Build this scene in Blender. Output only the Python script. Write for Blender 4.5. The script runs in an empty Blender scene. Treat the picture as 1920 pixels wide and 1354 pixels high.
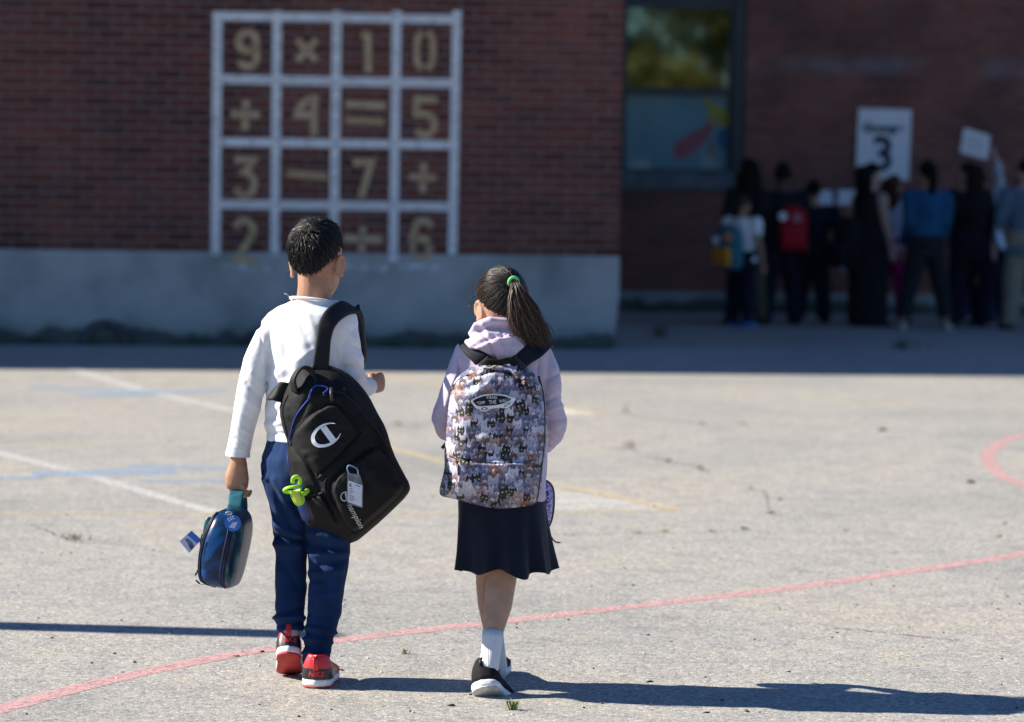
import bpy, bmesh, math, random
import numpy as np
from mathutils import Vector, Matrix, Quaternion
random.seed(7)
rng = np.random.default_rng(7)
R = math.radians
scene = bpy.context.scene
COL = scene.collection

# ---------------------------------------------------------------- camera, sky, sun, exposure
FPX = 5600.0                      # focal length in photograph pixels (1920 wide) = 105 mm
CAM_H, PITCH, ROLL = 1.49, math.atan(340/5600.0), 0.015
_f = Vector((0, math.cos(PITCH), -math.sin(PITCH)))
_u0 = Vector((0, math.sin(PITCH), math.cos(PITCH)))
_r0 = Vector((1, 0, 0))
CR = _r0*math.cos(ROLL) + _u0*math.sin(ROLL)
CU = -_r0*math.sin(ROLL) + _u0*math.cos(ROLL)
CF = _f
CAM = Vector((0, 0, CAM_H))
cam_data = bpy.data.cameras.new('camera')
cam_data.lens, cam_data.sensor_width = 105.0, 36.0
cam_data.clip_end = 500
cam_data.dof.use_dof = True
cam_data.dof.focus_distance = 8.72
cam_data.dof.aperture_fstop = 2.9
cam = bpy.data.objects.new('camera', cam_data)
COL.objects.link(cam)
cam.matrix_world = Matrix(((CR.x, CU.x, -CF.x, CAM.x), (CR.y, CU.y, -CF.y, CAM.y), (CR.z, CU.z, -CF.z, CAM.z), (0, 0, 0, 1)))
scene.camera = cam

SUN_EL, SUN_TOWARD = R(33.5), R(5)
world = bpy.data.worlds.new('World'); scene.world = world; world.use_nodes = True
wn = world.node_tree.nodes; wn.clear()
_out = wn.new('ShaderNodeOutputWorld'); _bg = wn.new('ShaderNodeBackground'); _sky = wn.new('ShaderNodeTexSky')
_sky.sky_type = 'NISHITA'; _sky.sun_disc = False
_sky.sun_elevation = SUN_EL; _sky.sun_rotation = R(270); _sky.air_density = 0.8; _sky.dust_density = 0.0; _sky.ozone_density = 4.0; _sky.altitude = 600
_bg.inputs['Strength'].default_value = 0.07
_tint = wn.new('ShaderNodeMix'); _tint.data_type = 'RGBA'; _tint.blend_type = 'MULTIPLY'; _tint.inputs[0].default_value = 1.0; _tint.inputs[7].default_value = (.80, 1.0, 1.14, 1)   # deep blue morning sky
world.node_tree.links.new(_sky.outputs[0], _tint.inputs[6]); world.node_tree.links.new(_tint.outputs[2], _bg.inputs[0]); world.node_tree.links.new(_bg.outputs[0], _out.inputs[0])
sun_d = bpy.data.lights.new('sun', 'SUN'); sun_d.energy = 5.0; sun_d.angle = R(0.53); sun_d.color = (1.0, 0.93, 0.81)
sun = bpy.data.objects.new('sun', sun_d); COL.objects.link(sun)
SUN_DIR = Vector((math.cos(SUN_EL)*math.cos(SUN_TOWARD), -math.cos(SUN_EL)*math.sin(SUN_TOWARD), -math.sin(SUN_EL)))
sun.rotation_euler = SUN_DIR.to_track_quat('-Z', 'Y').to_euler(); sun.location = (-20, 0, 20)
scene.view_settings.view_transform = 'Standard'; scene.view_settings.look = 'None'
scene.view_settings.exposure = 1.03; scene.view_settings.gamma = 1.0
scene.render.engine = 'CYCLES'
scene.cycles.use_denoising = True
scene.cycles.max_bounces = 6
scene.cycles.sample_clamp_indirect = 6.0

# ---------------------------------------------------------------- measuring helpers
def ray(px, py):
    return (CF + CR*((px-960)/FPX) + CU*((677-py)/FPX))
def P(px, py, Y):
    d = ray(px, py); return CAM + d*(Y/d.y)
def G(px, py, z=0.0):
    d = ray(px, py); return CAM + d*((z-CAM_H)/d.z)
def proj(co):
    d = np.asarray(co, float) - np.array(CAM)
    zf = d @ np.array(CF)
    return np.stack([960 + FPX*(d @ np.array(CR))/zf, 677 - FPX*(d @ np.array(CU))/zf], -1)

# ---------------------------------------------------------------- object helpers
def link(o, parent=None):
    COL.objects.link(o)
    if parent is not None: o.parent = parent
    return o
def tag(o, label=None, cat=None, group=None, kind=None):
    if label: o['label'] = label
    if cat: o['category'] = cat
    if group: o['group'] = group
    if kind: o['kind'] = kind
    return o
def empty(name, loc=(0, 0, 0), rz=0.0):
    o = bpy.data.objects.new(name, None); o.location = loc; o.rotation_euler = (0, 0, rz); o.empty_display_size = .1
    return link(o)
def set_smooth(me, on=True):
    me.polygons.foreach_set('use_smooth', [on]*len(me.polygons)); me.update()
def mobj(name, me, mat, parent=None, smooth=True):
    if smooth: set_smooth(me)
    if mat is not None and not me.materials: me.materials.append(mat)
    o = bpy.data.objects.new(name, me); link(o, parent)
    if parent is not None:                       # meshes are authored in world space: keep them there
        bpy.context.view_layer.update()
        o.matrix_parent_inverse = parent.matrix_world.inverted()
    return o
def pyobj(name, verts, faces, mat, parent=None, smooth=False, local=False):
    me = bpy.data.meshes.new(name); me.from_pydata([tuple(v) for v in verts], [], faces); me.update()
    if local:
        me.materials.append(mat); o = bpy.data.objects.new(name, me); set_smooth(me, smooth); return link(o, parent)
    return mobj(name, me, mat, parent, smooth)
def bmobj(name, bm, mat, parent=None, smooth=True, local=False):
    me = bpy.data.meshes.new(name); bm.normal_update(); bm.to_mesh(me); bm.free()
    if local:
        me.materials.append(mat); set_smooth(me, smooth); return link(bpy.data.objects.new(name, me), parent)
    return mobj(name, me, mat, parent, smooth)

class MB:
    """collects simple shapes into one mesh"""
    def __init__(s): s.v, s.f = [], []
    def add(s, v, f):
        b = len(s.v); s.v += [Vector(x) for x in v]; s.f += [tuple(i+b for i in q) for q in f]
    def box(s, x0, x1, y0, y1, z0, z1, M=None):
        v = [Vector(p) for p in ((x0,y0,z0),(x1,y0,z0),(x1,y1,z0),(x0,y1,z0),(x0,y0,z1),(x1,y0,z1),(x1,y1,z1),(x0,y1,z1))]
        if M is not None: v = [M @ p for p in v]
        s.add(v, [(0,3,2,1),(4,5,6,7),(0,1,5,4),(1,2,6,5),(2,3,7,6),(3,0,4,7)])
    def tube(s, pts, rad, n=8, cap=True):
        pts = [Vector(p) for p in pts]; m = len(pts)
        if not hasattr(rad, '__len__'): rad = [rad]*m
        t0 = (pts[1]-pts[0]).normalized(); a = Vector((0,0,1)) if abs(t0.z) < .9 else Vector((1,0,0))
        u = t0.cross(a).normalized(); b = len(s.v)
        for i in range(m):
            t = (pts[min(i+1,m-1)]-pts[max(i-1,0)]).normalized()
            u = (u - t*u.dot(t)).normalized(); w = t.cross(u)
            r = rad[i]; ru, rw = r if hasattr(r, '__len__') else (r, r)
            for k in range(n):
                an = 2*math.pi*k/n
                s.v.append(pts[i] + u*(math.cos(an)*ru) + w*(math.sin(an)*rw))
        for i in range(m-1):
            for k in range(n):
                k2 = (k+1) % n
                s.f.append((b+i*n+k, b+i*n+k2, b+(i+1)*n+k2, b+(i+1)*n+k))
        if cap:
            s.f.append(tuple(b+k for k in reversed(range(n)))); s.f.append(tuple(b+(m-1)*n+k for k in range(n)))
    def rings(s, rings, cap=True, closed=True):
        n = len(rings[0]); b = len(s.v)
        for r in rings: s.v += [Vector(p) for p in r]
        for i in range(len(rings)-1):
            for k in range(n if closed else n-1):
                k2 = (k+1) % n
                s.f.append((b+i*n+k, b+i*n+k2, b+(i+1)*n+k2, b+(i+1)*n+k))
        if cap:
            for i, rev in ((0, True), (len(rings)-1, False)):
                c = sum((Vector(p) for p in rings[i]), Vector())/n; ci = len(s.v); s.v.append(c)
                for k in range(n):
                    k2 = (k+1) % n
                    s.f.append((ci, b+i*n+k2, b+i*n+k) if rev else (ci, b+i*n+k, b+i*n+k2))
    def ball(s, c, rx, ry=None, rz=None, M=None, nu=16, nv=10):
        ry = rx if ry is None else ry; rz = rx if rz is None else rz; c = Vector(c); rs = []
        for j in range(nv+1):
            th = math.pi*(j/nv) ; th = min(max(th, .02), math.pi-.02); ring = []
            for i in range(nu):
                ph = 2*math.pi*i/nu
                p = Vector((rx*math.sin(th)*math.cos(ph), ry*math.sin(th)*math.sin(ph), -rz*math.cos(th)))
                if M is not None: p = M @ p
                ring.append(c+p)
            rs.append(ring)
        s.rings(rs)
    def mesh(s, name):
        me = bpy.data.meshes.new(name); me.from_pydata([tuple(v) for v in s.v], [], s.f); me.update(); return me
    def fixed(s, name):
        me = s.mesh(name); bm = bmesh.new(); bm.from_mesh(me); bmesh.ops.recalc_face_normals(bm, faces=bm.faces); bm.to_mesh(me); bm.free(); return me
    def build(s, name, mat, parent=None, smooth=True, local=False):
        me = s.fixed(name)
        if local:
            me.materials.append(mat); set_smooth(me, smooth); return link(bpy.data.objects.new(name, me), parent)
        return mobj(name, me, mat, parent, smooth)

def blob(mb, name, voxel, smooth_it=4, fac=.5):
    """one continuous skin round everything collected in mb"""
    me = mb.fixed(name+'_src'); o = bpy.data.objects.new(name+'_src', me); COL.objects.link(o)
    m = o.modifiers.new('r', 'REMESH'); m.mode = 'VOXEL'; m.voxel_size = voxel; m.use_smooth_shade = True
    if smooth_it:
        sm = o.modifiers.new('s', 'SMOOTH'); sm.iterations = smooth_it; sm.factor = fac
    dg = bpy.context.evaluated_depsgraph_get()
    out = bpy.data.meshes.new_from_object(o.evaluated_get(dg)); out.name = name
    bpy.data.objects.remove(o); bpy.data.meshes.remove(me)
    return out
def get_co(me):
    a = np.empty(len(me.vertices)*3); me.vertices.foreach_get('co', a); return a.reshape(-1, 3)
def get_no(me):
    a = np.empty(len(me.vertices)*3); me.vertices.foreach_get('normal', a); return a.reshape(-1, 3)
def set_co(me, co):
    me.vertices.foreach_set('co', co.ravel()); me.update()
_ph = rng.uniform(0, 6.28, (64,)); _dr = rng.normal(size=(64, 3)); _dr /= np.linalg.norm(_dr, axis=1)[:, None]
def vnoise(co, freq, seed=0, n=10):
    """smooth pseudo-noise in about -1..1"""
    out = np.zeros(len(co))
    for i in range(n):
        k = (i + seed*7) % 64
        out += np.sin((co @ _dr[k])*freq*(.7+.6*((i*37+seed*11) % 10)/10)*6.28 + _ph[(k*5+seed) % 64])
    return out/math.sqrt(n)*.8
def seg_dist(q, a, b):
    a, b = np.array(a, float), np.array(b, float); d = b-a; L = d @ d
    t = np.clip(((q-a) @ d)/max(L, 1e-9), 0, 1)
    return np.linalg.norm(q - (a + t[:, None]*d), axis=1), t
def folds(me, lst, noise=()):
    """ridges / creases of cloth: lines measured on the photograph, pushed along the surface normal"""
    co, no = get_co(me), get_no(me); q = proj(co); d = np.zeros(len(co))
    back = np.clip(-no[:, 1]*2+.6, 0, 1)
    for (x0, y0, x1, y1, w, amp) in lst:
        r, t = seg_dist(q, (x0, y0), (x1, y1))
        d += amp*np.exp(-(r/w)**2)*back
    for (fr, amp, st, seed) in noise:
        c2 = co*np.array(st); d += amp*vnoise(c2, fr, seed)
    set_co(me, co + no*d[:, None])

# ---------------------------------------------------------------- materials
def mat_new(name):
    m = bpy.data.materials.new(name); m.use_nodes = True; nt = m.node_tree
    b = nt.nodes['Principled BSDF']; return m, nt, b
def N(nt, typ, **kw):
    n = nt.nodes.new(typ)
    for k, v in kw.items():
        if k.startswith('i_'):
            key = k[2:]; key = int(key) if key.isdigit() else key.replace('_', ' ')
            n.inputs[key].default_value = v
        else: setattr(n, k, v)
    return n
def L(nt, a, b): nt.links.new(a, b)
def ramp(nt, fac, stops):
    r = nt.nodes.new('ShaderNodeValToRGB'); e = r.color_ramp.elements
    while len(e) < len(stops): e.new(.5)
    for el, (p, c) in zip(e, stops): el.position = p; el.color = (*c, 1) if len(c) == 3 else c
    L(nt, fac, r.inputs[0]); return r
def coords(nt, obj=False):
    if obj: return N(nt, 'ShaderNodeTexCoord').outputs['Object']
    return N(nt, 'ShaderNodeNewGeometry').outputs['Position']
def noise_mat(name, c1, c2, scale=20, rough=.7, bump=0.0, bscale=None, spec=.3, detail=4, lo=.35, hi=.65, sheen=0.0, obj=False, bdist=.002):
    m, nt, b = mat_new(name); p = coords(nt, obj)
    n = N(nt, 'ShaderNodeTexNoise', i_Scale=scale, i_Detail=detail); L(nt, p, n.inputs['Vector'])
    r = ramp(nt, n.outputs[0], [(lo, c1), (hi, c2)]); L(nt, r.outputs[0], b.inputs['Base Color'])
    b.inputs['Roughness'].default_value = rough; b.inputs['Specular IOR Level'].default_value = spec
    if sheen: b.inputs['Sheen Weight'].default_value = sheen; b.inputs['Sheen Roughness'].default_value = .5
    if bump:
        n2 = N(nt, 'ShaderNodeTexNoise', i_Scale=bscale or scale*4, i_Detail=3); L(nt, p, n2.inputs['Vector'])
        bp = N(nt, 'ShaderNodeBump', i_Strength=bump, i_Distance=bdist); L(nt, n2.outputs[0], bp.inputs['Height']); L(nt, bp.outputs[0], b.inputs['Normal'])
    return m
def cloth(name, c, var=.15, scale=18, rough=.85, weave=900, bump=.25, sheen=.0, spec=.2):
    c1 = tuple(x*(1-var) for x in c); c2 = tuple(min(1, x*(1+var)) for x in c)
    return noise_mat(name, c1, c2, scale, rough, bump, weave, spec, sheen=sheen, bdist=.001)
# ================================================================ ground
def ground_material():
    m, nt, b = mat_new('worn_asphalt'); p = coords(nt)
    big = N(nt, 'ShaderNodeTexNoise', i_Scale=.55, i_Detail=5); L(nt, p, big.inputs['Vector'])
    mid = N(nt, 'ShaderNodeTexNoise', i_Scale=6.0, i_Detail=5); L(nt, p, mid.inputs['Vector'])
    vor = N(nt, 'ShaderNodeTexVoronoi', i_Scale=105.0); L(nt, p, vor.inputs['Vector'])
    sep = N(nt, 'ShaderNodeSeparateColor'); L(nt, vor.outputs['Color'], sep.inputs[0])
    st = ramp(nt, sep.outputs[0], [(0.0, (.20, .20, .205)), (.12, (.29, .287, .28)), (.3, (.365, .352, .328)), (.62, (.415, .398, .367)), (.88, (.46, .435, .39)), (1.0, (.60, .585, .55))])
    # pits between the stones
    ed = N(nt, 'ShaderNodeTexVoronoi', i_Scale=105.0, feature='DISTANCE_TO_EDGE'); L(nt, p, ed.inputs['Vector'])
    er = ramp(nt, ed.outputs['Distance'], [(0.0, (.62, .62, .63)), (.16, (1, 1, 1))])
    mul = N(nt, 'ShaderNodeMix', data_type='RGBA', blend_type='MULTIPLY'); mul.inputs[0].default_value = .8
    L(nt, st.outputs[0], mul.inputs[6]); L(nt, er.outputs[0], mul.inputs[7])
    br = ramp(nt, big.outputs[0], [(.28, (.80, .82, .84)), (.5, (1, 1, 1)), (.74, (1.10, 1.05, .98))])
    mul2 = N(nt, 'ShaderNodeMix', data_type='RGBA', blend_type='MULTIPLY'); mul2.inputs[0].default_value = 1.0
    L(nt, mul.outputs[2], mul2.inputs[6]); L(nt, br.outputs[0], mul2.inputs[7])
    mr = ramp(nt, mid.outputs[0], [(.30, (.84, .84, .86)), (.5, (1, 1, 1)), (.7, (1.05, 1.02, .98))])
    mul3 = N(nt, 'ShaderNodeMix', data_type='RGBA', blend_type='MULTIPLY'); mul3.inputs[0].default_value = 1.0
    L(nt, mul2.outputs[2], mul3.inputs[6]); L(nt, mr.outputs[0], mul3.inputs[7])
    L(nt, mul3.outputs[2], b.inputs['Base Color'])
    b.inputs['Roughness'].default_value = .85; b.inputs['Specular IOR Level'].default_value = .25
    bp = N(nt, 'ShaderNodeBump', i_Strength=.55, i_Distance=.003)
    ad = N(nt, 'ShaderNodeMath', operation='ADD'); L(nt, ed.outputs['Distance'], ad.inputs[0]); L(nt, sep.outputs[1], ad.inputs[1])
    L(nt, ad.outputs[0], bp.inputs['Height']); L(nt, bp.outputs[0], b.inputs['Normal'])
    return m
g = 300
ground = pyobj('ground', [(-g, -g, 0), (g, -g, 0), (g, g, 0), (-g, g, 0)], [(0, 1, 2, 3)], ground_material())
tag(ground, 'pale worn asphalt schoolyard with coarse stones showing', kind='structure')

def worn_paint(name, col, cover=.8, scale=14, var=.1):
    m, nt, b = mat_new(name); p = coords(nt); out = nt.nodes['Material Output']
    n = N(nt, 'ShaderNodeTexNoise', i_Scale=scale, i_Detail=8, i_Roughness=.75); L(nt, p, n.inputs['Vector'])
    g2 = N(nt, 'ShaderNodeTexVoronoi', i_Scale=105.0); L(nt, p, g2.inputs['Vector'])
    sc = N(nt, 'ShaderNodeSeparateColor'); L(nt, g2.outputs['Color'], sc.inputs[0])
    mx = N(nt, 'ShaderNodeMath', operation='MULTIPLY_ADD'); mx.inputs[1].default_value = .35; L(nt, sc.outputs[1], mx.inputs[0]); L(nt, n.outputs[0], mx.inputs[2])
    c = .42 + (1-cover)*.5
    a = ramp(nt, mx.outputs[0], [(max(c-.12, 0), (0, 0, 0)), (min(c+.10, 1), (1, 1, 1))])
    sm = N(nt, 'ShaderNodeMath', operation='MULTIPLY'); sm.inputs[1].default_value = min(1, cover+.1); L(nt, a.outputs[0], sm.inputs[0])
    cr = ramp(nt, sc.outputs[0], [(0, tuple(x*.72 for x in col)), (.3, col), (1, tuple(min(.9, x*(1+var)) for x in col))])
    L(nt, cr.outputs[0], b.inputs['Base Color']); b.inputs['Roughness'].default_value = .8; b.inputs['Specular IOR Level'].default_value = .25
    t = N(nt, 'ShaderNodeBsdfTransparent'); ms = N(nt, 'ShaderNodeMixShader')
    L(nt, sm.outputs[0], ms.inputs[0]); L(nt, t.outputs[0], ms.inputs[1]); L(nt, b.outputs[0], ms.inputs[2]); L(nt, ms.outputs[0], out.inputs['Surface'])
    return m
PINK = worn_paint('pink_paint', (.58, .345, .345), .76)
WHITE_LINE = worn_paint('white_line_paint', (.60, .59, .575), .7)
FAINT_WHITE = worn_paint('faint_white_paint', (.58, .57, .55), .55)
BLUE_LINE = worn_paint('faded_blue_paint', (.30, .42, .58), .62, 5)
YELLOW_LINE = worn_paint('faded_yellow_paint', (.62, .49, .29), .74)

def catmull(pts, n=10):
    pts = [Vector(p) for p in pts]; out = []
    q = [2*pts[0]-pts[1]] + pts + [2*pts[-1]-pts[-2]]
    for i in range(1, len(q)-2):
        for k in range(n):
            t = k/n; a, b, c, d = q[i-1], q[i], q[i+1], q[i+2]
            out.append(.5*((2*b) + (c-a)*t + (2*a-5*b+4*c-d)*t*t + (3*b-a-3*c+d)*t**3))
    out.append(pts[-1]); return out
_layer = [0]
def ground_line(name, pxpts, width, mat, label, curved=True):
    pts = [G(*p) for p in pxpts]
    if curved: pts = catmull(pts, 12)
    _layer[0] += 1; z = .0008 + .0001*_layer[0]
    v, f = [], []
    for i, p in enumerate(pts):
        t = (pts[min(i+1, len(pts)-1)] - pts[max(i-1, 0)]).normalized(); s = Vector((-t.y, t.x, 0))
        w = width if not hasattr(width, '__len__') else width[0] + (width[1]-width[0])*i/(len(pts)-1)
        w *= 1+.05*math.sin(i*1.7)
        v += [p + s*w/2 + Vector((0, 0, z)), p - s*w/2 + Vector((0, 0, z))]
        if i: f.append((2*i-2, 2*i, 2*i+1, 2*i-1))
    return tag(pyobj(name, v, f, mat), label, kind='structure')
ground_line('painted_line', [(-240, 1385), (-100, 1357), (0, 1330), (200, 1277), (430, 1229), (640, 1200), (740, 1188), (980, 1161), (1100, 1147), (1300, 1124), (1500, 1100), (1700, 1072), (1920, 1038), (2200, 985)], .084, PINK, 'long pink line sweeping across the yard by the children')
# the pink loop at the right edge
ground_line('painted_ring', [(1850, 858), (1857, 845), (1880, 829), (1920, 816), (1980, 808), (2040, 822), (2060, 858), (2040, 896), (1980, 915), (1920, 909), (1880, 892), (1858, 873), (1850, 858)], .075, PINK, 'pink painted loop cut by the right edge of the photo')
ground_line('painted_line', [(-250, 787), (0, 850), (150, 887), (400, 961)], .085, WHITE_LINE, 'white diagonal line nearest the lunch bag', False)
ground_line('painted_line', [(128, 690), (270, 733), (445, 772)], .11, WHITE_LINE, 'white diagonal line starting at the edge of the shade', False)
ground_line('painted_line', [(-200, 893), (0, 893), (430, 893), (840, 896)], .035, FAINT_WHITE, 'thin faded white line running through the blue patches', False)
ground_line('painted_line', [(-200, 735), (0, 736), (430, 737), (840, 741)], .06, FAINT_WHITE, 'thin faded white line farthest up the sunny yard', False)
ground_line('painted_line', [(-200, 962), (0, 962), (400, 962)], .035, YELLOW_LINE, 'thin faded yellow line ending by the lunch bag', False)
ground_line('painted_line', [(-200, 834), (0, 834), (300, 835), (430, 836)], .03, YELLOW_LINE, 'barely visible yellow line between the blue patches', False)
ground_line('painted_line', [(690, 826), (735, 841), (835, 868), (1000, 899), (1272, 956)], .05, YELLOW_LINE, 'faded yellow diagonal line passing behind the girl', False)
ground_line('painted_line', [(690, 963), (1020, 961), (1272, 958)], .035, YELLOW_LINE, 'faded yellow base line of the painted arrow tip', False)
ground_line('painted_line', [(700, 700), (905, 738), (1145, 781)], .06, YELLOW_LINE, 'yellowish line ending in a point beyond the girl', False)
ground_line('painted_line', [(1500, 778), (1720, 783), (2000, 790)], .05, FAINT_WHITE, 'very faint pale line across the right of the yard', False)
v = [G(*q)+Vector((0, 0, .0007)) for q in ((1020, 957), (1000, 912), (1240, 951), (1230, 956))]
tag(pyobj('painted_patch', v, [(0, 3, 2, 1)], worn_paint('arrow_white', (.58, .57, .54), .64, 5)), 'faint white fill of the painted arrow tip', kind='structure')
v = [G(*q)+Vector((0, 0, .0007)) for q in ((1010, 776), (1010, 762), (1060, 766), (1130, 778))]
tag(pyobj('painted_patch', v, [(0, 3, 2, 1)], worn_paint('arrow_white_far', (.66, .63, .57), .75, 5)), 'small pale painted point beyond the girl', kind='structure')
for k, (a, b_, wd, lb) in enumerate([((-60, 897), (80, 897), .16, 'faded blue paint patch at the left edge of the photo'), ((60, 889), (330, 884), .26, 'faded blue paint patch where the white lines cross'), ((240, 874), (430, 878), .14, 'faded blue paint streak beside the white sleeve cuff'),
        ((55, 727), (290, 735), .22, 'faded blue paint streak near the shade'), ((150, 743), (420, 732), .26, 'faded blue paint patch under the far white line'), ((260, 902), (430, 903), .10, 'thin blue streak by the boy')]):
    ground_line('painted_patch', [a, ((a[0]*2+b_[0])/3, (a[1]*2+b_[1])/3), b_], wd, BLUE_LINE, lb, False)
ground_line('painted_patch', [(1255, 640), (1300, 642)], .25, BLUE_LINE, 'small blue paint patch in the shade right of the wall', False)
ground_line('painted_patch', [(1597, 687), (1622, 689)], .18, PINK, 'small pink paint patch in the shade of the school', False)

# ================================================================ school walls
YAW = R(7.0)
C0 = G(1158, 655); C0.z = 0
wing_a = empty('school_wing', C0, YAW)
tag(wing_a, 'red brick school wing with concrete base and painted number grid', 'building')
bpy.context.view_layer.update()
WA = wing_a.matrix_world.copy(); WAi = WA.inverted()
def wall_px(Wi, px, py, yoff=0.0):
    """where the sight line through a photograph pixel meets the wall, in wall coordinates (x along, z up)"""
    o = Wi @ CAM; d = Wi.to_3x3() @ ray(px, py); t = (yoff - o.y)/d.y; return o + d*t

def brick_material(name, reds, band=None):
    m, nt, b = mat_new(name); p = coords(nt)
    gi = N(nt, 'ShaderNodeNewGeometry').outputs['Random Per Island']; oi = N(nt, 'ShaderNodeObjectInfo').outputs['Random']
    ad = N(nt, 'ShaderNodeMath', operation='ADD'); L(nt, gi, ad.inputs[0]); L(nt, oi, ad.inputs[1])
    fr = N(nt, 'ShaderNodeMath', operation='FRACT'); L(nt, ad.outputs[0], fr.inputs[0])
    r = ramp(nt, fr.outputs[0], reds)
    n = N(nt, 'ShaderNodeTexNoise', i_Scale=1.1, i_Detail=6); L(nt, p, n.inputs['Vector'])
    r2 = ramp(nt, n.outputs[0], [(.30, (.58, .60, .66)), (.52, (1, 1, 1)), (.75, (1.3, 1.26, 1.24))])
    mu = N(nt, 'ShaderNodeMix', data_type='RGBA', blend_type='MULTIPLY'); mu.inputs[0].default_value = 1
    L(nt, r.outputs[0], mu.inputs[6]); L(nt, r2.outputs[0], mu.inputs[7])
    n3 = N(nt, 'ShaderNodeTexNoise', i_Scale=60, i_Detail=3); L(nt, p, n3.inputs['Vector'])
    bp = N(nt, 'ShaderNodeBump', i_Strength=.5, i_Distance=.004); L(nt, n3.outputs[0], bp.inputs['Height']); L(nt, bp.outputs[0], b.inputs['Normal'])
    last = mu.outputs[2]
    if band:      # chalky salt streak left along a few courses
        sp = N(nt, 'ShaderNodeSeparateXYZ'); L(nt, p, sp.inputs[0]); su = N(nt, 'ShaderNodeMath', operation='SUBTRACT'); su.inputs[1].default_value = band; L(nt, sp.outputs[2], su.inputs[0])
        ab = N(nt, 'ShaderNodeMath', operation='ABSOLUTE'); L(nt, su.outputs[0], ab.inputs[0]); br = ramp(nt, ab.outputs[0], [(0.0, (1, 1, 1)), (.16, (0, 0, 0))])
        n4 = N(nt, 'ShaderNodeTexNoise', i_Scale=1.6, i_Detail=5); L(nt, p, n4.inputs['Vector']); r4 = ramp(nt, n4.outputs[0], [(.42, (0, 0, 0)), (.62, (.6, .6, .6))])
        mm = N(nt, 'ShaderNodeMath', operation='MULTIPLY'); L(nt, br.outputs[0], mm.inputs[0]); L(nt, r4.outputs[0], mm.inputs[1])
        mx = N(nt, 'ShaderNodeMix', data_type='RGBA'); mx.inputs[7].default_value = (.26, .25, .26, 1); L(nt, mm.outputs[0], mx.inputs[0]); L(nt, last, mx.inputs[6]); last = mx.outputs[2]
    L(nt, last, b.inputs['Base Color']); b.inputs['Roughness'].default_value = .9; b.inputs['Specular IOR Level'].default_value = .2
    return m
BRICK_A = brick_material('red_brick', [(0, (.105, .034, .026)), (.3, (.145, .046, .034)), (.7, (.17, .058, .043)), (1, (.10, .044, .040))])
BRICK_B = brick_material('dull_red_brick', reds= [(0, (.20, .070, .052)), (.4, (.25, .088, .064)), (.8, (.27, .102, .075)), (1, (.19, .08, .066))], band=G(1163, 584).z*0 + 1.49 + (350-128)*34.6/FPX)
MORTAR = noise_mat('mortar', (.16, .135, .13), (.21, .18, .175), 9, .95, .4, 120)
CONCRETE = noise_mat('old_concrete', (.29, .295, .29), (.42, .42, .41), 2.2, .92, .35, 60, detail=8)
CONCRETE_DARK = noise_mat('stained_concrete', (.06, .065, .07), (.13, .14, .14), 5, .95, .3, 60)
FAR_BRICK = None
def far_brick():
    m, nt, b = mat_new('brick_courses_far'); p = coords(nt, True)
    sw = N(nt, 'ShaderNodeSeparateXYZ'); L(nt, p, sw.inputs[0]); cb = N(nt, 'ShaderNodeCombineXYZ'); L(nt, sw.outputs[0], cb.inputs[0]); L(nt, sw.outputs[2], cb.inputs[1])
    t = N(nt, 'ShaderNodeTexBrick'); t.inputs['Color1'].default_value = (.26, .066, .045, 1); t.inputs['Color2'].default_value = (.20, .055, .04, 1); t.inputs['Mortar'].default_value = (.23, .2, .185, 1)
    t.inputs['Scale'].default_value = 1.0; t.inputs['Brick Width'].default_value = .24; t.inputs['Row Height'].default_value = .083; t.inputs['Mortar Size'].default_value = .006
    L(nt, cb.outputs[0], t.inputs['Vector']); L(nt, t.outputs[0], b.inputs['Base Color']); b.inputs['Roughness'].default_value = .9
    return m
FAR_BRICK = far_brick()

def brick_mesh(w, h, d, mat, seed):
    rnd = random.Random(seed); bv = .004
    j = lambda: rnd.uniform(-.0012, .0012)
    x0, x1, z0, z1 = -w/2, w/2, -h/2, h/2
    outer = [(x0, 0, z0), (x1, 0, z0), (x1, 0, z1), (x0, 0, z1)]
    mid = [(x+j(), -d+bv, z+j()) for x, _, z in outer]
    face = [((abs(x)-bv)*(1 if x > 0 else -1)+j(), -d+j()*.5, (abs(z)-bv)*(1 if z > 0 else -1)+j()) for x, _, z in outer]
    v = outer+mid+face; f = [(8, 9, 10, 11)]
    for k in range(4):
        k2 = (k+1) % 4; f += [(k, k2, 4+k2, 4+k), (4+k, 4+k2, 8+k2, 8+k)]
    me = bpy.data.meshes.new('brick'); me.from_pydata(v, [], f); me.update(); me.materials.append(mat); return me
def in_frame(w, m=60):
    q = proj(np.array([tuple(w)]))[0]; return -m < q[0] < 1920+m and -m < q[1] < 1354+m
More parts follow.
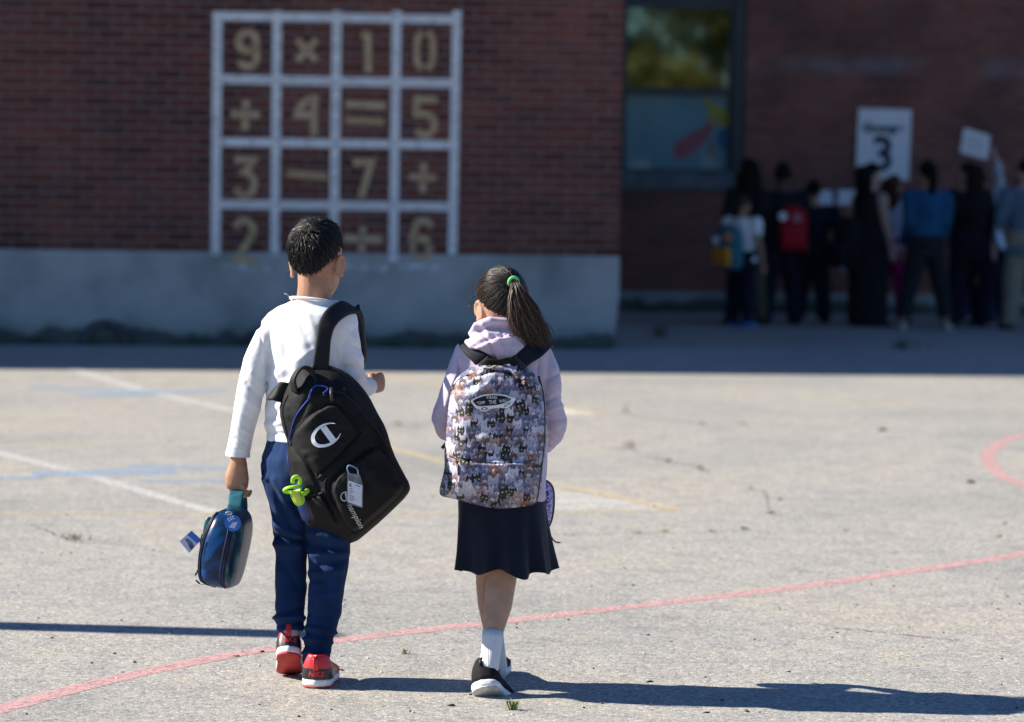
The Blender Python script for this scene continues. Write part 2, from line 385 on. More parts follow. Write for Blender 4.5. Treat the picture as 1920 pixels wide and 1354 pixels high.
def brick_wall(root, x0, x1, z0, z1, course, length, joint, mat, holes=(), depth=.011, nsingle=300, toothed=False):
    """running bond: the nearest ones single objects, the rest joined; returns the brick rectangles"""
    rects = []; row = 0; z = z0
    while z < z1-1e-6:
        x = x1 - (length/2 if row % 2 else 0) + (joint if row % 2 else 0)
        segs = []
        if row % 2: segs.append((x1-length/2+joint, x1))
        xx = x1 - (length/2 if row % 2 else 0)
        while xx > x0:
            segs.append((xx-length+joint, xx)); xx -= length
        for (a, b_) in segs:
            r = [a, b_, z+joint/2, z+course-joint/2]
            parts = [r]
            for (hx0, hx1, hz0, hz1) in holes:
                nxt = []
                for q in parts:
                    if q[3] <= hz0+.01 or q[2] >= hz1-.01 or q[1] <= hx0+.01 or q[0] >= hx1-.01: nxt.append(q); continue
                    if q[0] < hx0-.04: nxt.append([q[0], hx0-joint*.6, q[2], q[3]])
                    if q[1] > hx1+.04: nxt.append([hx1+joint*.6, q[1], q[2], q[3]])
                parts = nxt
            rects += [p for p in parts if p[1]-p[0] > .03]
        z += course; row += 1
    M = root.matrix_world
    full = length-joint
    def key(r):
        w = M @ Vector(((r[0]+r[1])/2, 0, (r[2]+r[3])/2)); return (0 if (in_frame(w, -6) and abs((r[1]-r[0])-full) < .004) else 1, (w-CAM).length)
    order = sorted(rects, key=key)
    protos = [brick_mesh(full, course-joint, depth, mat, i) for i in range(6)]
    rd = random.Random(3)
    for r in order[:nsingle]:
        if abs((r[1]-r[0])-full) >= .004: break
        o = bpy.data.objects.new('brick', rd.choice(protos)); o.parent = root; COL.objects.link(o)
        o.location = ((r[0]+r[1])/2, rd.uniform(-.0015, .001), (r[2]+r[3])/2)
    mb = MB()
    for r in order[nsingle:]:
        w, h = r[1]-r[0], r[3]-r[2]; dd = depth + rd.uniform(-.001, .0015); bv = .004; cx, cz = (r[0]+r[1])/2, (r[2]+r[3])/2
        v = [(r[0], 0, r[2]), (r[1], 0, r[2]), (r[1], 0, r[3]), (r[0], 0, r[3])]
        m_ = [(x, -dd+bv, z) for x, _, z in v]; f_ = [(cx+(x-cx)*(1-2*bv/w), -dd, cz+(z-cz)*(1-2*bv/h)) for x, _, z in v]
        fs = [(8, 9, 10, 11)]
        for k in range(4):
            k2 = (k+1) % 4; fs += [(k, k2, 4+k2, 4+k), (4+k, 4+k2, 8+k2, 8+k)]
        mb.add(v+m_+f_, fs)
    o = pyobj('brick_courses', mb.v, mb.f, mat, root, local=True); o['kind'] = 'stuff'
    return rects
# --- near wing
PLZ = wall_px(WAi, 700, 476).z                      # top of the concrete base
ROOF_A = 10.1; XL = -32.0
XV = wall_px(WAi, -60, 300).x                       # left end of the individually laid bricks
BR_D = .011
lb = lambda name, boxes, mat, root: (lambda mb: ([mb.box(*q) for q in boxes], mb.build(name, mat, root, False, True))[1])(MB())
lb('wall', [(XV, 0.0, 0.0, .3, PLZ, 4.2)], MORTAR, wing_a)
lb('wall', [(XL, XV, -.011, .3, PLZ, ROOF_A), (XV, 0.0, -.011, .3, 4.2, ROOF_A), (-.3, 0.0, .3, 9.2, 0, ROOF_A), (XL, XL+.3, .3, 12, 0, ROOF_A)], FAR_BRICK, wing_a)
lb('roof', [(XL-.1, .08, -.1, 12, ROOF_A, ROOF_A+.25)], CONCRETE_DARK, wing_a)
RECT_A = brick_wall(wing_a, XV, 0.0, PLZ+.004, 4.2, .083, .242, .017, BRICK_A, depth=BR_D)
# concrete base with a worn, slightly undercut corner
bm = bmesh.new(); nx, nz = 150, 26
gridv = []
for j in range(nz+1):
    rowv = []
    for i in range(nx+1):
        x = XL + (0.0-XL)*i/nx if i < 10 else (XV + (0.0-XV)*(i-10)/(nx-10) if i > 10 else XV)
        if i < 10: x = XL + (XV-XL)*i/10
        z = PLZ*j/nz
        y = -.035 + .006*math.sin(x*3.1+z*5)*.5 + .004*math.sin(x*9.7-z*13)
        t = max(0, 1-z/.45)
        if i >= nx-1: x -= .055*t**1.2
        rowv.append(bm.verts.new((x, y, z)))
    gridv.append(rowv)
for j in range(nz):
    for i in range(nx): bm.faces.new((gridv[j][i], gridv[j][i+1], gridv[j+1][i+1], gridv[j+1][i]))
def strip(front, ddy, ddx=0):
    back = [bm.verts.new((q.co.x+ddx, .29, q.co.z)) for q in front]
    for a in range(len(front)-1): bm.faces.new((front[a], front[a+1], back[a+1], back[a]))
strip(gridv[nz], 0); strip([gridv[j][nx] for j in range(nz+1)], 0)
bmesh.ops.recalc_face_normals(bm, faces=bm.faces)
def plinth_material():
    m, nt, b = mat_new('concrete_base'); p = coords(nt)
    n = N(nt, 'ShaderNodeTexNoise', i_Scale=1.7, i_Detail=8, i_Roughness=.6); L(nt, p, n.inputs['Vector'])
    r = ramp(nt, n.outputs[0], [(.28, (.20, .215, .21)), (.5, (.34, .345, .33)), (.74, (.43, .43, .41))])
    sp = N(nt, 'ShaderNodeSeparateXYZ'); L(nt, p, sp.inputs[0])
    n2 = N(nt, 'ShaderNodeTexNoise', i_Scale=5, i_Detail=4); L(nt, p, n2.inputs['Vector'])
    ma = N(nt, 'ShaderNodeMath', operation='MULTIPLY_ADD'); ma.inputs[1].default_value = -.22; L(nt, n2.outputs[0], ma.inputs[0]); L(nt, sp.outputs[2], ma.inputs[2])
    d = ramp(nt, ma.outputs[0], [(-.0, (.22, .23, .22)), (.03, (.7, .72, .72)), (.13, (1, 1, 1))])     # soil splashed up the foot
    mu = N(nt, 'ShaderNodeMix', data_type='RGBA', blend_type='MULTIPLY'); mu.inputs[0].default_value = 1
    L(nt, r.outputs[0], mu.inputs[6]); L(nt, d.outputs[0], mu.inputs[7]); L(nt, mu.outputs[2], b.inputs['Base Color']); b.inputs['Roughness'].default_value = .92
    bp = N(nt, 'ShaderNodeBump', i_Strength=.3, i_Distance=.004); L(nt, n.outputs[0], bp.inputs['Height']); L(nt, bp.outputs[0], b.inputs['Normal'])
    return m
PLINTH = plinth_material()
bmobj('concrete_base', bm, PLINTH, wing_a, True, True)
# arched, dirt-blackened drain mouth at the foot of the base
ac = wall_px(WAi, 198, 640, -.045); ac.z = .0; r0 = wall_px(WAi, 250, 640, -.045).x - ac.x
rs = []
for k in range(25):
    a = math.pi*k/24; ca, sa = math.cos(a), math.sin(a); hgt = .90
    prof = [(r0*.60, -.044), (r0*.62, -.066), (r0*.95, -.066), (r0*1.05, -.044)]
    rs.append([(ac.x+q*ca, y, q*sa*hgt) for q, y in prof])
mb = MB(); mb.rings(rs, cap=True); o = mb.build('drain_arch', noise_mat('black_dirt_concrete', (.05, .053, .056), (.10, .10, .10), 14, .95, .3, 60), wing_a, True, True)

# --- far wing, set back, with a window
Yb = 34.6
CB = G(1163, 584); CB.z = 0
wing_b = empty('school_wing', CB, YAW)
tag(wing_b, 'set-back brick school wing in deep shade with one window', 'building')
bpy.context.view_layer.update()
WB = wing_b.matrix_world.copy(); WBi = WB.inverted()
wb = lambda px, py, y=0.0: wall_px(WBi, px, py, y)
PLB = wb(1250, 547).z
wx0, wx1 = wb(1163, 200).x, wb(1396, 200).x; wz1 = wb(1280, -20).z; wz0 = wb(1270, 322).z; sz0 = wb(1270, 354).z
XR = wb(1990, 300).x; TOPB = wb(1500, -90).z; XBL = -.9
hole = (wx0, wx1, sz0, wz1)
lb('wall', [(XBL, wx0, 0, .3, PLB, TOPB), (wx1, XR, 0, .3, PLB, TOPB), (wx0, wx1, 0, .3, PLB, sz0), (wx0, wx1, 0, .3, wz1, TOPB)], MORTAR, wing_b)
lb('wall', [(XR, XR+20, -.010, .3, PLB, ROOF_A), (XBL, XR, -.010, .3, TOPB, ROOF_A)], FAR_BRICK, wing_b)
lb('roof', [(XBL, XR+20, -.1, 9, ROOF_A, ROOF_A+.25)], CONCRETE_DARK, wing_b)
lb('concrete_base', [(XBL, XR+20, -.03, .3, 0, PLB)], PLINTH, wing_b)
brick_wall(wing_b, wx0-.05, XR, PLB+.003, TOPB, .076, .24, .013, BRICK_B, holes=[hole], depth=.010)
# window: frame, two panes, room behind, sheet with paper shapes, sill
FRAME_DARK = noise_mat('dark_window_metal', (.018, .022, .028), (.032, .038, .046), 12, .45, spec=.4)
win = empty('window'); win.parent = wing_b; win['label'] = 'dark framed window with a green reflection above and taped paper shapes below'
zt = wb(1270, 15).z; zm0, zm1 = wb(1270, 178).z, wb(1270, 164).z
fx0, fx1 = wb(1175, 200).x, wb(1369, 200).x
fr = MB(); D0, D1 = .03, .12
for q in ((wx0, fx0, wz0, wz1), (fx1, wx1, wz0, wz1), (fx0, fx1, zt, wz1), (fx0, fx1, zm0, zm1), (fx0, fx1, wz0, wz0+.03)): fr.box(q[0], q[1], D0, D1, q[2], q[3])
fr.build('frame', FRAME_DARK, win, False, True)
mull = MB(); mull.box(wb(1375, 200).x, wb(1392, 200).x, -.005, D0-.003, wz0, wz1); mull.build('frame', FRAME_DARK, win, False, True)
def glass_mat(name, tint, refl, col):
    m, nt, b = mat_new(name); out = nt.nodes['Material Output']
    gl = N(nt, 'ShaderNodeBsdfGlossy'); gl.inputs['Roughness'].default_value = .035; gl.inputs['Color'].default_value = (*col, 1)
    t = N(nt, 'ShaderNodeBsdfTransparent'); t.inputs[0].default_value = (*tint, 1); ms = N(nt, 'ShaderNodeMixShader'); ms.inputs[0].default_value = refl
    L(nt, t.outputs[0], ms.inputs[1]); L(nt, gl.outputs[0], ms.inputs[2]); L(nt, ms.outputs[0], out.inputs['Surface']); return m
pb = MB(); pb.box(fx0, fx1, .07, .078, zm1, zt); pb.build('pane', glass_mat('coated_glass', (.3, .35, .35), .36, (.92, .95, .68)), win, False, True)
pb = MB(); pb.box(fx0, fx1, .07, .078, wz0+.03, zm0); pb.build('pane', glass_mat('clear_glass', (.85, .9, .9), .035, (1, 1, 1)), win, False, True)
bk = MB(); bk.box(wx0-.2, wx1+.2, .6, .62, sz0-.3, wz1); bk.build('room_wall', noise_mat('dim_room', (.05, .05, .045), (.09, .085, .07), 2, .9), win, False, True)
sh = MB(); sh.box(fx0-.02, fx1+.02, .088, .091, wz0, zm0+.01); sh.build('blind', noise_mat('pale_blue_blind', (.26, .38, .43), (.31, .44, .50), 1.5, .9), win, False, True)
def paper(name, pts, col, y):
    q = [wb(a, b_, y) for a, b_ in pts]; n = len(q)
    v = [(p.x, y, p.z) for p in q]+[(p.x, y+.0015, p.z) for p in q]
    f = [tuple(range(n)), tuple(reversed(range(n, 2*n)))]+[(k, k+n, (k+1) % n+n, (k+1) % n) for k in range(n)]
    pyobj(name, v, f, noise_mat(name+'_paper', tuple(c*.85 for c in col), col, 6, .8), win, local=True)
paper('paper_cutout', [(1266, 268), (1290, 252), (1318, 238), (1330, 224), (1338, 240), (1328, 258), (1305, 285), (1272, 300), (1262, 288)], (.62, .16, .22), .084)
paper('paper_cutout', [(1318, 182), (1330, 180), (1334, 194), (1366, 206), (1368, 236), (1352, 240), (1344, 228), (1332, 236), (1328, 212)], (.66, .47, .12), .0815)
paper('paper_cutout', [(1348, 244), (1367, 240), (1368, 280), (1350, 276), (1342, 262)], (.06, .24, .44), .0795)
paper('paper_cutout', [(1330, 262), (1338, 262), (1338, 296), (1331, 296)], (.42, .28, .18), .0795)
sl = MB(); sl.box(wx0-.02, wx1-.12, -.09, .2, sz0, wz0-.002); sl.build('sill', noise_mat('dark_sill_concrete', (.09, .10, .11), (.15, .16, .17), 5, .9), win, False, True)

# ================================================================ painted number grid
mural = empty('number_mural', WA @ Vector((wall_px(WAi, 630, 250).x, -.012, 1.0)), YAW)
tag(mural, 'painted white number grid with tan figures on the brick wall', 'mural')
bpy.context.view_layer.update()
def mural_paint(name, c1, c2, worn):
    m, nt, b = mat_new(name); p = coords(nt); out = nt.nodes['Material Output']
    n = N(nt, 'ShaderNodeTexNoise', i_Scale=7, i_Detail=8, i_Roughness=.7); L(nt, p, n.inputs['Vector'])
    r = ramp(nt, n.outputs[0], [(.3, c1), (.6, c2)]); L(nt, r.outputs[0], b.inputs['Base Color']); b.inputs['Roughness'].default_value = .7
    n2 = N(nt, 'ShaderNodeTexNoise', i_Scale=11, i_Detail=8, i_Roughness=.8); L(nt, p, n2.inputs['Vector'])
    a = ramp(nt, n2.outputs[0], [(worn-.07, (0, 0, 0)), (worn+.04, (1, 1, 1))])
    t = N(nt, 'ShaderNodeBsdfTransparent'); ms = N(nt, 'ShaderNodeMixShader')
    L(nt, a.outputs[0], ms.inputs[0]); L(nt, t.outputs[0], ms.inputs[1]); L(nt, b.outputs[0], ms.inputs[2]); L(nt, ms.outputs[0], out.inputs['Surface']); return m
M_WHITE = mural_paint('grid_white', (.58, .60, .62), (.74, .75, .76), .375)
M_TAN = mural_paint('figure_tan', (.40, .27, .15), (.50, .36, .21), .38)
M_FAINT = mural_paint('worn_white', (.55, .57, .60), (.66, .68, .70), .52)
def clip_rect(poly, x0, x1, z0, z1):
    for ax, lim, sg in ((0, x0, 1), (0, x1, -1), (1, z0, 1), (1, z1, -1)):
        out = []
        for i in range(len(poly)):
            a, b_ = poly[i], poly[(i+1) % len(poly)]; da, db = sg*(a[ax]-lim), sg*(b_[ax]-lim)
            if da >= 0: out.append(a)
            if (da >= 0) != (db >= 0):
                t = da/(da-db); out.append((a[0]+(b_[0]-a[0])*t, a[1]+(b_[1]-a[1])*t))
        poly = out
        if len(poly) < 3: return []
    return poly
def lay_paint(name, quads, mat):
    """paint follows the relief: on the brick faces, in the joints, and on the concrete base"""
    mb = MB()
    def put(pl, y):
        if len(pl) >= 3:
            ar = sum(pl[i][0]*pl[(i+1) % len(pl)][1]-pl[(i+1) % len(pl)][0]*pl[i][1] for i in range(len(pl)))
            if ar < 0: pl = pl[::-1]
            mb.add([WA @ Vector((x, y, z)) for x, z in pl], [tuple(range(len(pl)))])
    for q in quads:
        xs, zs = [a[0] for a in q], [a[1] for a in q]
        up = clip_rect(q, -9, 9, PLZ+.004, 9)
        put(up, -.0015)
        for r in RECT_A:
            if r[1] < min(xs) or r[0] > max(xs) or r[3] < min(zs) or r[2] > max(zs): continue
            put(clip_rect(q, r[0]+.002, r[1]-.002, r[2]+.002, r[3]-.002), -BR_D-.004)
        put(clip_rect(q, -9, 9, 0, PLZ-.004), -.047)
    return pyobj(name, mb.v, mb.f, mat, mural)
def strokes_quads(pts, w):
    pts = [Vector((a, b_)) for a, b_ in pts]; n = len(pts); L_, R_ = [], []
    for i in range(n):
        d0 = (pts[i]-pts[i-1]).normalized() if i else None; d1 = (pts[i+1]-pts[i]).normalized() if i < n-1 else None
        if d0 is None: d0 = d1
        if d1 is None: d1 = d0
        t = (d0+d1).normalized(); nn = Vector((-t.y, t.x)); k = 1/max(.5, nn.dot(Vector((-d0.y, d0.x))))
        L_.append(pts[i]+nn*w/2*k); R_.append(pts[i]-nn*w/2*k)
    return [[tuple(L_[i]), tuple(R_[i]), tuple(R_[i+1]), tuple(L_[i+1])] for i in range(n-1)]
def wpx(a, b_):
    q = wall_px(WAi, a, b_, -.013); return (q.x, q.z)
PXM = abs(wpx(500, 300)[0]-wpx(600, 300)[0])/100
# grid bars: verticals run the full height, horizontals are cut between them
VX = [[(408, 20), (404, 500)], [(520, 22), (515, 504)], [(632, 24), (625, 506)], [(744, 27), (737, 508)], [(857, 30), (848, 500)]]
HY = [[(398, 29), (862, 36)], [(400, 148), (860, 157)], [(400, 266), (858, 272)], [(400, 383), (856, 388)]]
BW = 17.5
vline = lambda k, y: VX[k][0][0] + (VX[k][1][0]-VX[k][0][0])*(y-20)/480
for k in range(5):
    y1 = 478 if k != 3 else 490
    lay_paint('grid_line', strokes_quads([wpx(vline(k, 20), 20.5), wpx(vline(k, 200), 200), wpx(vline(k, y1), y1)], BW*PXM), M_WHITE)
for (a, b_) in HY:
    for k in range(4):
        s = lambda x: a[1]+(b_[1]-a[1])*(x-a[0])/(b_[0]-a[0])
        xa, xb = vline(k, s(408+112*k))+BW/2+.3, vline(k+1, s(520+112*k))-BW/2-.3
        lay_paint('grid_line', strokes_quads([wpx(xa, s(xa)), wpx(xb, s(xb))], BW*.95*PXM), M_WHITE)
for k in range(4):
    xa, xb = vline(k, 500)+10, vline(k+1, 500)-8
    lay_paint('grid_line', strokes_quads([wpx(xa, 501), wpx(xb, 503)], BW*.8*PXM), M_FAINT)
def arc(cx, cy, rx, ry, a0, a1, n=10): return [(cx+rx*math.cos(R(a0+(a1-a0)*i/n)), cy-ry*math.sin(R(a0+(a1-a0)*i/n))) for i in range(n+1)]
# figures in photograph pixels inside their cells
GL = {
 '9': [arc(464, 78, 17, 18, -20, 338, 18), [(481, 86), (481, 104)] + arc(465, 108, 16, 17, 10, -160, 8)],
 'x': [[(557, 74), (594, 114)], [(594, 74), (580.5, 89)], [(571, 99), (557, 114)]],
 '1': [[(678, 66), (690, 66), (691, 136)]],
 '0': [[(793, 61), (786, 66), (782, 76), (781.5, 112), (785, 123), (792, 129)], [(801, 61), (808, 66), (812, 76), (811.5, 112), (808, 123), (800, 129)]],
 '+': [[(433, 214), (487, 216)], [(461, 187), (460.5, 206)], [(460, 224), (459, 245)]],
 '4': [[(581, 183), (556, 208)], [(549, 215), (582, 216.5)], [(590, 178), (588, 254)]],
 '=': [[(648, 195), (722, 198)], [(648, 225), (720, 228)]],
 '5': [[(820, 188), (782, 187), (781, 213), (796, 213)] + arc(797, 234, 18, 20, 80, -150, 10)],
 '3': [[(440, 299), (476, 299), (458, 324)] + arc(459, 346, 18, 21, 75, -160, 10)],
 '-': [[(538, 326), (614, 331)]],
 '7': [[(662, 304), (697, 304), (676, 373)]],
 '+2': [[(767, 332), (818, 334)], [(795, 306), (794, 324)], [(793, 342), (792, 361)]],
 '2': [arc(458, 432, 17, 18, 165, -30, 10) + [(445, 484)], [(436, 488), (480, 489)]],
 '8': [arc(576, 432, 15, 16, -80, 260, 14), arc(575, 468, 17, 18, 78, -260, 14)],
 '/': [[(644, 446), (716, 450)], [(680, 426), (680, 438)], [(679, 459), (678, 471)]],
 '6': [arc(792, 430, 17, 16, 10, 130, 6) + [(772, 452)] + arc(789, 465, 17, 19, 190, 30, 6), arc(789, 465, 17, 19, 15, -150, 8)],
}
names = {'x': 'sign', '+': 'sign', '=': 'sign', '-': 'sign', '+2': 'sign', '/': 'sign'}
for k, st in GL.items():
    qs = []
    for s in st: qs += strokes_quads([wpx(*q) for q in s], (13.5 if k not in '0' else 12)*PXM)
    lay_paint('numeral' if k not in names else 'math_sign', qs, M_TAN)

# ================================================================ notices on the far wall
PAPER_W = noise_mat('white_card', (.74, .75, .76), (.80, .81, .82), 4, .7)
INK = noise_mat('dark_ink', (.02, .03, .06), (.04, .05, .09), 40, .8)
def text_mesh(body, size, font_shear=0.0, offset=0.0, space=1.0):
    c = bpy.data.curves.new('t', 'FONT'); c.body = body; c.size = size; c.align_x = 'CENTER'; c.align_y = 'CENTER'; c.shear = font_shear; c.offset = offset; c.space_character = space; c.resolution_u = 3
    o = bpy.data.objects.new('t', c); COL.objects.link(o); dg = bpy.context.evaluated_depsgraph_get()
    me = bpy.data.meshes.new_from_object(o.evaluated_get(dg)); bpy.data.objects.remove(o); bpy.data.curves.remove(c)
    vs = [v.co.copy() for v in me.vertices]; fs = [tuple(p.vertices) for p in me.polygons]; bpy.data.meshes.remove(me); return vs, fs
def notice(px, label, y, lines, name='poster', cat='poster', group=None):
    q = [wb(a, b_, y) for a, b_ in px]; n = 4
    cen = sum(q, Vector())/4
    root = empty(name, WB @ Vector((cen.x, y, cen.z)), YAW); tag(root, label, cat, group); bpy.context.view_layer.update()
    v = [(p.x, y-.003, p.z) for p in q]+[(p.x, y+.003, p.z) for p in q]
    f = [(0, 1, 2, 3), (7, 6, 5, 4)]+[(k, k+4, (k+1) % 4+4, (k+1) % 4) for k in range(4)]
    pyobj('sheet', [WB @ Vector(a) for a in v], f, PAPER_W, root)
    for (body, size, a, b_, off) in lines:
        vs, fs = text_mesh(body, size, offset=off); c = wb(a, b_, y-.005)
        pyobj('lettering', [WB @ Vector((c.x+t.x, y-.0055, c.z+t.y)) for t in vs], fs, INK, root)
    return root
notice([(1604, 336), (1704, 338), (1709, 206), (1610, 203)], 'tall white poster reading Groupe 3 on the shaded brick wall', -.03, [('Groupe', .155, 1656, 241, .008), ('3', .55, 1655, 292, .016)])
notice([(1529, 382), (1562, 384), (1560, 358), (1531, 356)], 'small white notice on the brick wall, farther from the poster', -.03, [], 'wall_notice', 'notice', 'small notices on the brick wall')
notice([(1570, 384), (1606, 385), (1618, 358), (1572, 356)], 'small white notice on the brick wall, nearer the poster', -.03, [], 'wall_notice', 'notice', 'small notices on the brick wall')
# ================================================================ people: shared pieces
SKIN = None
def skin_mat(name, c1, c2):
    m = noise_mat(name, c1, c2, 30, .55, .15, 300, .35)
    b = m.node_tree.nodes['Principled BSDF']; b.inputs['Subsurface Weight'].default_value = .25
    b.inputs['Subsurface Radius'].default_value = (.012, .004, .002); b.inputs['Subsurface Scale'].default_value = 1.0
    return m
SKIN_BOY = skin_mat('warm_brown_skin', (.36, .19, .115), (.43, .235, .15))
SKIN_GIRL = skin_mat('light_brown_skin', (.42, .24, .165), (.50, .30, .21))
def hair_mat(name, c, rough=.38, spec=.6):
    m, nt, b = mat_new(name)
    gi = N(nt, 'ShaderNodeNewGeometry').outputs['Random Per Island']
    r = ramp(nt, gi, [(0, tuple(x*.55 for x in c)), (.6, c), (1, tuple(x*1.7 for x in c))]); L(nt, r.outputs[0], b.inputs['Base Color'])
    b.inputs['Roughness'].default_value = rough; b.inputs['Specular IOR Level'].default_value = spec; b.inputs['Anisotropic'].default_value = .5
    return m
HAIR_BLACK = hair_mat('black_hair', (.010, .009, .009), .46, .4)
HAIR_BROWN = hair_mat('dark_brown_hair', (.026, .017, .013), .42, .45)
HAIR_DULL = hair_mat('dull_black_hair', (.007, .006, .007), .75, .15)

def strands_mesh(mb, lines, rad):
    """thin tapered hair locks"""
    for pts, r in lines:
        m = len(pts); b = len(mb.v); t0 = (pts[1]-pts[0]).normalized()
        a = Vector((0, 0, 1)) if abs(t0.z) < .9 else Vector((1, 0, 0)); u = t0.cross(a).normalized()
        for i in range(m):
            t = (pts[min(i+1, m-1)]-pts[max(i-1, 0)]).normalized(); u = (u-t*u.dot(t)).normalized(); w = t.cross(u)
            rr = r*rad*(1-.85*(i/(m-1))**2)
            for k in range(3):
                an = 2.094*k; mb.v.append(pts[i]+u*(math.cos(an)*rr)+w*(math.sin(an)*rr))
        for i in range(m-1):
            for k in range(3):
                k2 = (k+1) % 3; mb.f.append((b+i*3+k, b+i*3+k2, b+(i+1)*3+k2, b+(i+1)*3+k))
def head_rings(M, h, wide=1.0):
    """head with jaw, brow, nose bridge; face looks along local +Y, M carries chin-to-crown axis"""
    prof = [(0.0, .018, .080, .040), (.03, .027, .088, .022), (.10, .041, .092, -.005), (.19, .054, .092, -.040), (.30, .063, .091, -.066), (.42, .068, .090, -.084), (.52, .072, .088, -.093),
            (.62, .075, .088, -.098), (.72, .0755, .086, -.098), (.82, .071, .078, -.091), (.90, .060, .062, -.076), (.96, .042, .040, -.052), (.995, .018, .014, -.024)]
    s = h/.225; out = []
    for t, hw, yf, yb in prof:
        r = []; cy, hd = (yf+yb)/2*s, (yf-yb)/2*s
        for k in range(28):
            a = 2*math.pi*k/28; ca, sa = math.cos(a), math.sin(a)
            e = .9
            r.append(M @ Vector((hw*s*wide*math.copysign(abs(ca)**e, ca), cy+hd*math.copysign(abs(sa)**e, sa), t*h)))
        out.append(r)
    return out
def add_head(mb, M, h, wide=1.0, ears=True, eo=0.0):
    mb.rings(head_rings(M, h, wide)); s = h/.225
    tr = lambda x, y, z: M @ Vector((x*s, y*s, z*s))
    mb.tube([tr(0, .088, .118), tr(0, .099, .100), tr(0, .107, .084), tr(0, .094, .078)], [.006*s, .008*s, .011*s, .009*s], 10)       # nose
    for sx in (-1, 1):
        mb.ball(tr(sx*.010, .094, .082), .006*s)
        mb.tube([tr(sx*.012, .088, .127), tr(sx*.030, .086, .131), tr(sx*.046, .076, .126)], [.005*s, .006*s, .004*s], 8)       # brow
        mb.ball(tr(sx*.045, .062, .088), .02*s)
        if ears:
            # ear: a tilted cup with a rolled rim and a lobe
            B = Matrix.Rotation(sx*R(-28), 4, 'Z')
            base = Vector((sx*(.071*wide+eo), -.004-eo*.8, .094))
            rim = []
            for k in range(13):
                a = R(-120+k*27)
                p = base + B.to_3x3() @ Vector((sx*(.010+.004*math.sin(a)), -.004-.017*math.cos(a)*1.0, .030*math.sin(a)*1.05))
                rim.append(M @ (p*s))
            mb.tube(rim, .0052*s, 8)
            disc = base + B.to_3x3() @ Vector((sx*.007, -.004, .0))
            MM = M.to_3x3() @ B.to_3x3() @ Matrix.Diagonal((1, 1, 1))
            mb.ball(M @ (disc*s), .0062*s, .018*s, .031*s, MM)
            mb.ball(M @ ((base + B.to_3x3() @ Vector((sx*.008, 0, -.026)))*s), .006*s, .010*s, .011*s, MM)
    mb.tube([tr(-.02, .088, .055), tr(-.008, .095, .058), tr(.008, .095, .058), tr(.02, .088, .055)], [.004*s, .006*s, .006*s, .004*s], 8)   # lips
    mb.tube([tr(-.018, .087, .050), tr(0, .094, .047), tr(.018, .087, .050)], [.004*s, .006*s, .004*s], 8)
def add_hand(mb, wrist, d, nrm, Lh, side=1, curl=(25, 40, 30), spread=4, thumb_out=50, thumb_curl=15):
    d = Vector(d).normalized(); nrm = Vector(nrm); nrm = (nrm-d*nrm.dot(d)).normalized(); s = d.cross(nrm)
    W = Vector(wrist)
    mb.tube([W-d*.02*Lh, W+d*.10*Lh, W+d*.28*Lh, W+d*.45*Lh, W+d*.53*Lh],
            [(.13*Lh, .17*Lh), (.125*Lh, .19*Lh), (.125*Lh, .235*Lh), (.11*Lh, .235*Lh), (.08*Lh, .20*Lh)] if abs(d.cross(Vector((0, 0, 1)) if abs(d.z) < .9 else Vector((1, 0, 0))).normalized().dot(nrm)) > .7
            else [(.17*Lh, .13*Lh), (.19*Lh, .125*Lh), (.235*Lh, .125*Lh), (.235*Lh, .11*Lh), (.20*Lh, .08*Lh)], 14)
    for k, (off, fl) in enumerate(((-.165, .80), (-.055, .95), (.055, 1.0), (.165, .93))):
        off *= side
        p = W+d*(.47*Lh)+s*(off*Lh); ang = 0; pts = [p-d*.06*Lh]; rad = [.052*Lh]; dd = d
        lens = (.23*fl*Lh, .15*fl*Lh, .11*fl*Lh)
        sp = Matrix.Rotation(R(spread)*(1.5-k)*side*-1, 3, nrm)
        for ln, c in zip(lens, curl):
            ang += c; q = Matrix.Rotation(-R(ang), 3, s); dd = sp @ (q @ d)
            if (q @ d).dot(nrm) < 0 and ang < 180: dd = sp @ (Matrix.Rotation(R(ang), 3, s) @ d)
            pts.append(p); rad.append(.054*Lh); p = p+dd*ln
        pts.append(p); rad.append(.040*Lh)
        mb.tube(pts, rad, 10); mb.ball(p, .040*Lh, nu=10, nv=6)
    t0 = W+d*.14*Lh+s*(.17*Lh*side)*1
    td = (d*math.cos(R(thumb_out))+s*side*math.sin(R(thumb_out))+nrm*.35).normalized()
    t1 = t0+td*.22*Lh; td2 = (td+nrm*math.sin(R(thumb_curl))+d*.5).normalized(); t2 = t1+td2*.17*Lh; t3 = t2+(td2+nrm*.2).normalized()*.12*Lh
    mb.tube([t0-td*.05*Lh, t0, t1, t2, t3], [.075*Lh, .085*Lh, .066*Lh, .056*Lh, .042*Lh], 10); mb.ball(t3, .042*Lh, nu=10, nv=6)
def ring_px(xl, xr, y, Y, ry, yaw=0.0, n=32, e=1.0, dy=0.0):
    """horizontal oval whose outline meets two measured pixels"""
    a, b = P(xl, y, Y), P(xr, y, Y); c = (a+b)/2; c.y += dy; hw = (b-a).length/2
    cy, sy = math.cos(yaw), math.sin(yaw); out = []
    ex = math.sqrt(max(1e-6, hw*hw - (ry*sy)**2))/max(cy, .5) if yaw else hw
    for k in range(n):
        t = 2*math.pi*k/n; ct, s_ = math.cos(t), math.sin(t)
        x, y_ = ex*math.copysign(abs(ct)**e, ct), ry*math.copysign(abs(s_)**e, s_)
        out.append(c+Vector((x*cy-y_*sy, x*sy+y_*cy, 0)))
    return out
